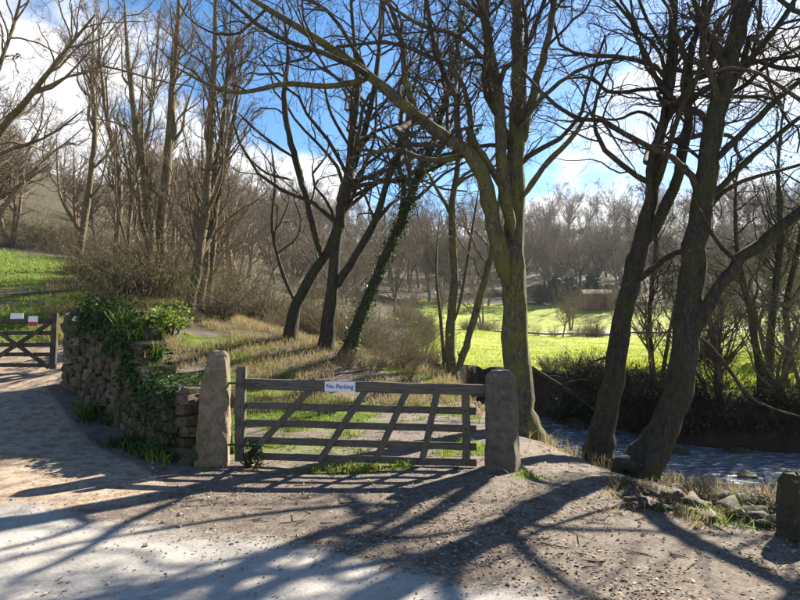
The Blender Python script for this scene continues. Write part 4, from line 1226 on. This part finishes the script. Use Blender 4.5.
# far-left gate, crossed braces
LA = P(55, 376, 12.2); LB = np.array([LA[0] - 3.05, LA[1] + .15, 0])
lz = H1(LA[0] - .7, LA[1]) + .03
la = math.atan2(LA[1] - LB[1], LA[0] - LB[0])
lg = empty('crossed_gate', (LA[0], LA[1], lz), la)
tag(lg, 'dark wooden gate with crossed braces closing the uphill track', 'gate')
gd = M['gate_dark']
bar((-.05, 0, .02), (-.05, 0, 1.17), .12, .08, 'stile', gd, lg, ra)
bar((-3.0, 0, .02), (-3.0, 0, 1.17), .12, .08, 'stile', gd, lg, ra)
bar((-2.93, 0, 1.0), (-.12, 0, 1.0), .11, .07, 'top_rail', gd, lg, ra)
for z_ in (.76, .52, .32, .10):
    bar((-2.93, .012, z_), (-.12, .012, z_), .08, .03, 'rail', gd, lg, ra)
for x0 in (-.12, -1.53):
    bar((x0, -.022, .06), (x0 - 1.4, -.022, .97), .085, .028, 'brace', gd, lg, ra)
    bar((x0, -.053, .97), (x0 - 1.4, -.053, .06), .085, .028, 'brace', gd, lg, ra)
bar((-1.53, .05, .06), (-1.53, .05, 1.0), .09, .03, 'upright', gd, lg, ra)
def gate_pt(x, y, z): return Matrix.Translation(lg.location) @ Matrix.Rotation(la, 4, 'Z') @ Vector((x, y, z))
o = link('gate_notice', box_geo(.27, .01, .11, .003), M['sign_white'], loc=gate_pt(-.83, -.045, 1.11)); o.rotation_euler = (0, 0, la)
tag(o, 'plain white notice along the top of the dark crossed gate', 'sign')
o = link('gate_notice', box_geo(.20, .01, .21, .003), M['sign_white'], loc=gate_pt(-.46, -.075, 1.0)); o.rotation_euler = (0, 0, la)
tag(o, 'white notice with a red lower half on the dark crossed gate', 'sign')
r_ = link('red_panel', box_geo(.19, .004, .085, .001), M['sign_red'], o, (0, -.0075, -.055))

# ------------------------------------------------------------------ boulders on the bank
b_meshes = [stone_mesh(500 + i, 4, .38, .4) for i in range(6)]
for q_, me in enumerate(b_meshes):
    rv_ = np.random.default_rng(900 + q_)
    for v in me.vertices:
        c_ = np.array(v.co); a_ = (c_ * 3.0 + q_)
        v.co = c_ * (1 + .10 * math.sin(a_[0] * 2.1 + a_[1]) * math.cos(a_[2] * 2.7) + rv_.normal() * .02)
    me.polygons.foreach_set('use_smooth', np.ones(len(me.polygons), bool))
    me.materials.append(M['boulder'])
rb = np.random.default_rng(88)
def boulder(x, y, s, label, group, sink=.3, name='boulder'):
    o = bpy.data.objects.new(name, b_meshes[rb.integers(6)]); COL.objects.link(o)
    sc = np.array([s * rb.uniform(.9, 1.4), s * rb.uniform(.8, 1.1), s * rb.uniform(.6, .85)])
    o.location = (x, y, H1(x, y) + sc[2] * (.5 - sink)); o.scale = sc; o.rotation_euler = (rb.normal() * .15, rb.normal() * .15, rb.uniform(0, 6.28))
    return tag(o, label, 'boulder', group)
for (px, py, s) in [(632, 497, .30), (655, 500, .24), (668, 487, .30), (690, 492, .34), (700, 508, .30), (724, 498, .36), (742, 505, .42), (762, 512, .36), (780, 522, .30), (648, 484, .22), (708, 487, .30), (735, 486, .34), (756, 492, .34), (618, 488, .2), (775, 500, .3)]:
    d = 949.0 / (py + 8 - 341); boulder((px - 400) / F_PX * d, d, s * .64, 'mossy boulder in the row edging the near stream bank', 'boulders edging the bank', .52)
for k in range(16):
    i = rb.integers(17, 42); a = STREAM[i] + nr[i] * rb.choice([-1, 1]) * rb.uniform(.7, 1.7)
    boulder(a[0], a[1], rb.uniform(.25, .5), 'soaked dark stone standing in the shallow stream', 'stones in the stream', .15)
for (px, py, d, s) in [(488, 380, 14.8, .4), (475, 378, 15.2, .45), (500, 378, 15, .35)]:
    p = P(px, py, d); boulder(p[0], p[1], s, 'rough stone lying on the bank top behind the gate', 'stones behind the gate')
# stone at the foot of the lower wall end
boulder(-2.72, 7.95, .34, 'grey stone wedged between the low wall and the tapered post', None, .2)

# dark brambles creeping over the boulders
for (px, py, s_) in [(612, 478, .26), (640, 482, .3), (662, 494, .26), (690, 482, .32), (716, 490, .3), (742, 492, .34), (765, 500, .32), (782, 512, .26), (728, 508, .24), (676, 504, .22)]:
    d = 949.0 / (py + 8 - 341); put_bush(4 if int(px) % 3 else 3, (px - 400) / F_PX * d, d, s_ * .5, 'low dark bramble creeping over the boulders of the near bank', 'brambles on the near bank', rh)
# weeds and dead stems among the bank boulders
for i in range(26):
    px, py = rb.uniform(600, 785), rb.uniform(470, 515); d = 949.0 / (py + 8 - 341); x = (px - 400) / F_PX * d; z = H1(x, d)
    plant('bank_weed', 'wispy dead grass tuft among the boulders of the near bank', 'plant', strap_tuft(x, d, z - .02, 34, ri, (.05, .19), (.003, .009), 1.4), M['dry_grass' if i % 3 else 'strap'], (x, d, z), 'weeds among the bank boulders')

# fallen branch and evergreen bush over the far bank
fb = [limb([(528, 366, .07), (548, 378, .06), (570, 392, .055), (594, 410, .04), (612, 428, .02)], 17.5, 16.2, 18, rg), limb([(560, 386, .035), (580, 380, .03), (600, 384, .02), (615, 378, .012)], 16.9, 17.0, 12, rg)]
g = Geo()
for p, r in fb: tubes(g, p[None], lump(r[None], 7, rg), 7)
c2, r2 = grow(rg, np.stack([catmull(p, 18) for p, _ in fb]), np.stack([np.interp(np.linspace(0, 1, 18), np.linspace(0, 1, len(r)), r) for _, r in fb]), 40, (30, 70), .25, 6, .25, .08, .6, .1, lmax=.9)
tubes(g, c2, r2, 4)
loc = fb[0][0][0]
g.V = [v - loc for v in g.V]
o = link('fallen_branch', g.mesh('fallen_branch'), M['bark_dark']); o.location = loc
tag(o, 'fallen dark branch sloping down the far stream bank', 'branch')
def leafy_bush(px, py, d, rad, n, label, name='evergreen_bush', mat='holly', sz=(.06, .12)):
    p = P(px, py, d); z = H1(p[0], p[1]); rng = np.random.default_rng(int(px * 7 + py))
    root = empty(name, (p[0], p[1], z))
    g = Geo(); st = []
    for q in range(9):
        az = rng.uniform(0, 6.28); e = np.array([math.cos(az) * rad[0] * .7, math.sin(az) * rad[0] * .7, rad[1] * rng.uniform(.9, 1.9)])
        st.append(catmull([(0, 0, -.15), e * .4 + rng.normal(size=3) * .05, e], 8))
    st = np.stack(st); R = np.tile(np.linspace(.025, .008, 8), (9, 1)); tubes(g, st, R, 5)
    c3, r3 = grow(rng, st, R, 60, (25, 70), .5, 5, .25, .1, .6, .3); tubes(g, c3, r3, 3)
    link('stems', g.mesh('stems'), M['bark_dark'], root)
    lf = Geo(); i = rng.integers(0, 60, n); k = rng.integers(1, 5, n)
    leaves(lf, c3[i, k] + rng.normal(size=(n, 3)) * np.array([rad[0], rad[0], rad[1]]) * .16, rng.normal(size=(n, 3)) + np.array([0, 0, .8]), sz, rng)
    link('leaves', lf.mesh('leaves', False), M[mat], root)
    return tag(root, label, 'bush')
leafy_bush(568, 372, 17.8, (.75, .5), 900, 'dark evergreen bush in front of the field beside the fallen branch')
leafy_bush(112, 330, 14.0, (.6, .35), 600, 'green leafy bush behind the tall end of the stone wall', mat='ivy')
leafy_bush(172, 330, 15.0, (.5, .35), 500, 'sunlit green bush behind the ivy on the stone wall', mat='strap')
leafy_bush(250, 470, 7.75, (.16, .12), 60, 'small dark weed at the foot of the gate hinge stile', 'weed', 'ivy', (.05, .09))

# ------------------------------------------------------------------ shed beyond the field
sxp, syp = 31.7, 95.5; sz_ = H1(sxp, syp) + .0
shed = empty('shed', (sxp, syp, sz_), -.06)
tag(shed, 'small red brown shed at the far edge of the field below the wood', 'shed')
o = link('wall', box_geo(4.6, 3.0, 2.6, .02), M['brick'], shed, (0, 0, 1.1))
g = Geo()
prf = [(-2.5, -1.75, 2.3), (2.5, -1.75, 2.3), (2.5, 0, 3.1), (-2.5, 0, 3.1), (2.5, 1.75, 2.3), (-2.5, 1.75, 2.3)]
V = [*prf, *[(a, b, c + .1) for a, b, c in prf]]
g.add(V, [(0, 3, 2, 1), (3, 5, 4, 2), (6, 7, 8, 9), (9, 8, 10, 11), (0, 1, 7, 6), (4, 5, 11, 10)], None)
g.add(V, [(1, 2, 8, 7), (2, 4, 10, 8), (0, 6, 9, 3), (3, 9, 11, 5)])
link('roof', g.mesh('roof', False), M['shed_roof'], shed)
link('door', box_geo(1.0, .06, 1.9, .01), M['shed_dark'], shed, (.7, -1.52, .95))

# fence posts along the lane
for i in range(14):
    x = 20 + i * 3.1 + rh.normal() * .2; y = 59.5 + .02 * x
    o = link('fence_post', box_geo(.14, .14, 1.5, .02), M['pole'], loc=(x, y, H1(x, y) + .55)); o.rotation_euler = (rh.normal() * .05, rh.normal() * .05, rh.uniform(0, 1))
    tag(o, 'wooden fence post on the field side of the pale lane', 'post', 'fence posts by the lane')

# ------------------------------------------------------------------ ground cover
rs = np.random.default_rng(3)
def scatter(n, x0, x1, y0, y1, idx, thr, persp=True):
    y = y0 + (y1 - y0) * rs.random(n) ** (1.4 if persp else 1.0)
    x = rs.uniform(x0, x1, n)
    mk = masks(x, y)
    j = fbm(x * 2.2, y * 2.2, 91) * .8
    ok = (mk[idx] + j) > thr
    d, _ = stream_dist(x, y); ok &= d > 1.9
    x, y = x[ok], y[ok]
    return np.stack([x, y, H(x, y) - .01], 1)
# grass behind the gate, on the slope and the verges
g = Geo()
p = scatter(80000, -7, 3, 7.2, 17, 2, .5); blades(g, p, (.04, .13), (.006, .014), rs, .8)
p = scatter(60000, -24, -5.5, 13.2, 36, 2, .55); blades(g, p, (.06, .18), (.012, .03), rs, .8)
p = scatter(16000, 1.0, 5.2, 3.6, 7.4, 2, .5); blades(g, p, (.03, .11), (.005, .011), rs, .9)
tag(link('grass', g.mesh('grass', False), M['grass']), 'short grass in patches beside the gates and up the slope', 'grass', kind='stuff')
g = Geo()
y = 17 + 44 * rs.random(95000) ** 1.5; x = rs.uniform(-.03, .82, 95000) * y
mk = masks(x, y); ok = mk[3] > .35; x, y = x[ok], y[ok]
blades(g, np.stack([x, y, H(x, y) - .02], 1), (.05, .16), (.015, .04), rs, .7)
tag(link('field_grass', g.mesh('field_grass', False), M['field_grass']), 'bright green pasture grass of the field beyond the stream', 'grass', kind='stuff')
# bleached grass under the trees and on the banks
g = Geo()
n = 85000; y = 9.0 + 13 * rs.random(n); x = rs.uniform(-.6, .12, n) * y
ok = (fbm(x * .8, y * .8, 55) > -.09) & (H(x, y) > .25) & ~((x < -5.2) & (y < 14))
x, y = x[ok], y[ok]; wdist = np.abs((np.stack([x, y], 1) - WA) @ wnrm); k = (wdist > .5) | (y > 12.5); x, y = x[k], y[k]
blades(g, np.stack([x, y, H(x, y) - .02], 1), (.06, .30), (.006, .014), rs, 1.0)
sidx = rs.integers(15, 42, 9000); off_ = np.where(rs.random(9000) < .5, rs.uniform(2.9, 3.9, 9000), -rs.uniform(2.0, 3.6, 9000))
q = STREAM[sidx] + nr[sidx] * off_[:, None] + rs.normal(size=(9000, 2)) * .25
blades(g, np.stack([q[:, 0], q[:, 1], H(q[:, 0], q[:, 1]) - .02], 1), (.08, .38), (.006, .014), rs, 1.1)
tag(link('dry_grass', g.mesh('dry_grass', False), M['dry_grass']), 'bleached dry grass under the trees and along the stream banks', 'grass', kind='stuff')
# leaf litter
g = Geo()
n = 44000; y = 3.4 + 13 * rs.random(n) ** 1.6; x = rs.uniform(-.62, .72, n) * y
e = polyside(x, ROAD_EDGE); d, _ = stream_dist(x, y)
dens = smooth(-.5, .7, y - e) * .9 + .06
dens *= np.clip(.55 + fbm(x * 1.3, y * 1.3, 66) * 2.2, .05, 1)
dens = np.where(x < -2.4, dens * .35, dens)
dens = np.where((x > 1.5) & (y > 4), dens * 1.2, dens)
wdist = np.abs((np.stack([x, y], 1) - WA) @ wnrm)
ok = (rs.random(n) < dens) & (d > 2.0)
x, y = x[ok], y[ok]
pts = np.stack([x, y, H(x, y) + .006], 1)
leaves(g, pts, np.tile([0, 0, 1.9], (len(pts), 1)), (.014, .046), rs, .6, 0)
tag(link('leaf_litter', g.mesh('leaf_litter', False), M['litter']), 'brown fallen leaves strewn over the bare earth', 'leaves', kind='stuff')
# fallen twigs
g = Geo(); n = 650
y = 4.2 + 8 * rs.random(n); x = rs.uniform(-.5, .7, n) * y; e = polyside(x, ROAD_EDGE); d, _ = stream_dist(x, y)
ok = (y > e + .2) & (d > 1.8) & ((x > -2.3) | (rs.random(n) < .2)); x, y = x[ok], y[ok]; n = len(x)
az = rs.uniform(0, 6.28, n); ln = rs.uniform(.05, .26, n)
s_ = np.linspace(-.5, .5, 4)
tx_ = x[:, None] + np.cos(az)[:, None] * ln[:, None] * s_ + rs.normal(size=(n, 4)) * .01
ty_ = y[:, None] + np.sin(az)[:, None] * ln[:, None] * s_ + rs.normal(size=(n, 4)) * .01
tz_ = H(tx_, ty_) + .008
tubes(g, np.stack([tx_, ty_, tz_], -1), np.tile(np.linspace(.006, .0025, 4), (n, 1)), 4)
tag(link('fallen_twigs', g.mesh('fallen_twigs'), M['bark_brown']), 'broken twigs scattered over the bare earth', 'twigs', kind='stuff')
# loose gravel at the road edge
g = Geo()
n = 1500; x = rs.uniform(-5.5, 4.5, n); e = polyside(x, ROAD_EDGE); y = e + rs.normal(size=n) * .45
k = rs.random(n) < .35; y[k] = rs.uniform(3.2, 7.2, k.sum())
s_ = rs.uniform(.003, .010, n) * (1 + (rs.random(n) < .04) * 1.6)
base = np.array([(1, 0, 0), (-1, 0, 0), (0, 1, 0), (0, -1, 0), (0, 0, .8), (0, 0, -.8)], float)
tri = np.array([(0, 2, 4), (2, 1, 4), (1, 3, 4), (3, 0, 4), (2, 0, 5), (1, 2, 5), (3, 1, 5), (0, 3, 5)])
rot = rs.uniform(0, 6.28, n); c_, s2 = np.cos(rot), np.sin(rot)
bb = base[None] * (1 + rs.normal(size=(n, 6, 3)) * .25) * s_[:, None, None]
V = np.stack([bb[..., 0] * c_[:, None] - bb[..., 1] * s2[:, None] + x[:, None], bb[..., 0] * s2[:, None] + bb[..., 1] * c_[:, None] + y[:, None], bb[..., 2] + (H(x, y) + s_ * .4)[:, None]], -1)
g.add(V.reshape(-1, 3), None, (np.arange(n)[:, None, None] * 6 + tri[None]).reshape(-1, 3))
tag(link('gravel', g.mesh('gravel', False), M['pebble']), 'loose grey gravel along the road edge', 'gravel', kind='stuff')

# ------------------------------------------------------------------ hazy spring air over the valley
hz = bpy.data.materials.new('haze'); hz.use_nodes = True
hz.node_tree.nodes.clear()
pv = hz.node_tree.nodes.new('ShaderNodeVolumePrincipled')
pv.inputs['Color'].default_value = (0.86, 0.92, 1.0, 1)
pv.inputs['Density'].default_value = 0.00016
pv.inputs['Anisotropy'].default_value = 0.3
ho = hz.node_tree.nodes.new('ShaderNodeOutputMaterial')
hz.node_tree.links.new(pv.outputs[0], ho.inputs['Volume'])
hb_ = link('haze', box_geo(1000, 700, 90), hz, loc=(0, 130, 90 / 2 - 8))
tag(hb_, 'thin pale haze filling the valley air', 'haze', kind='stuff')
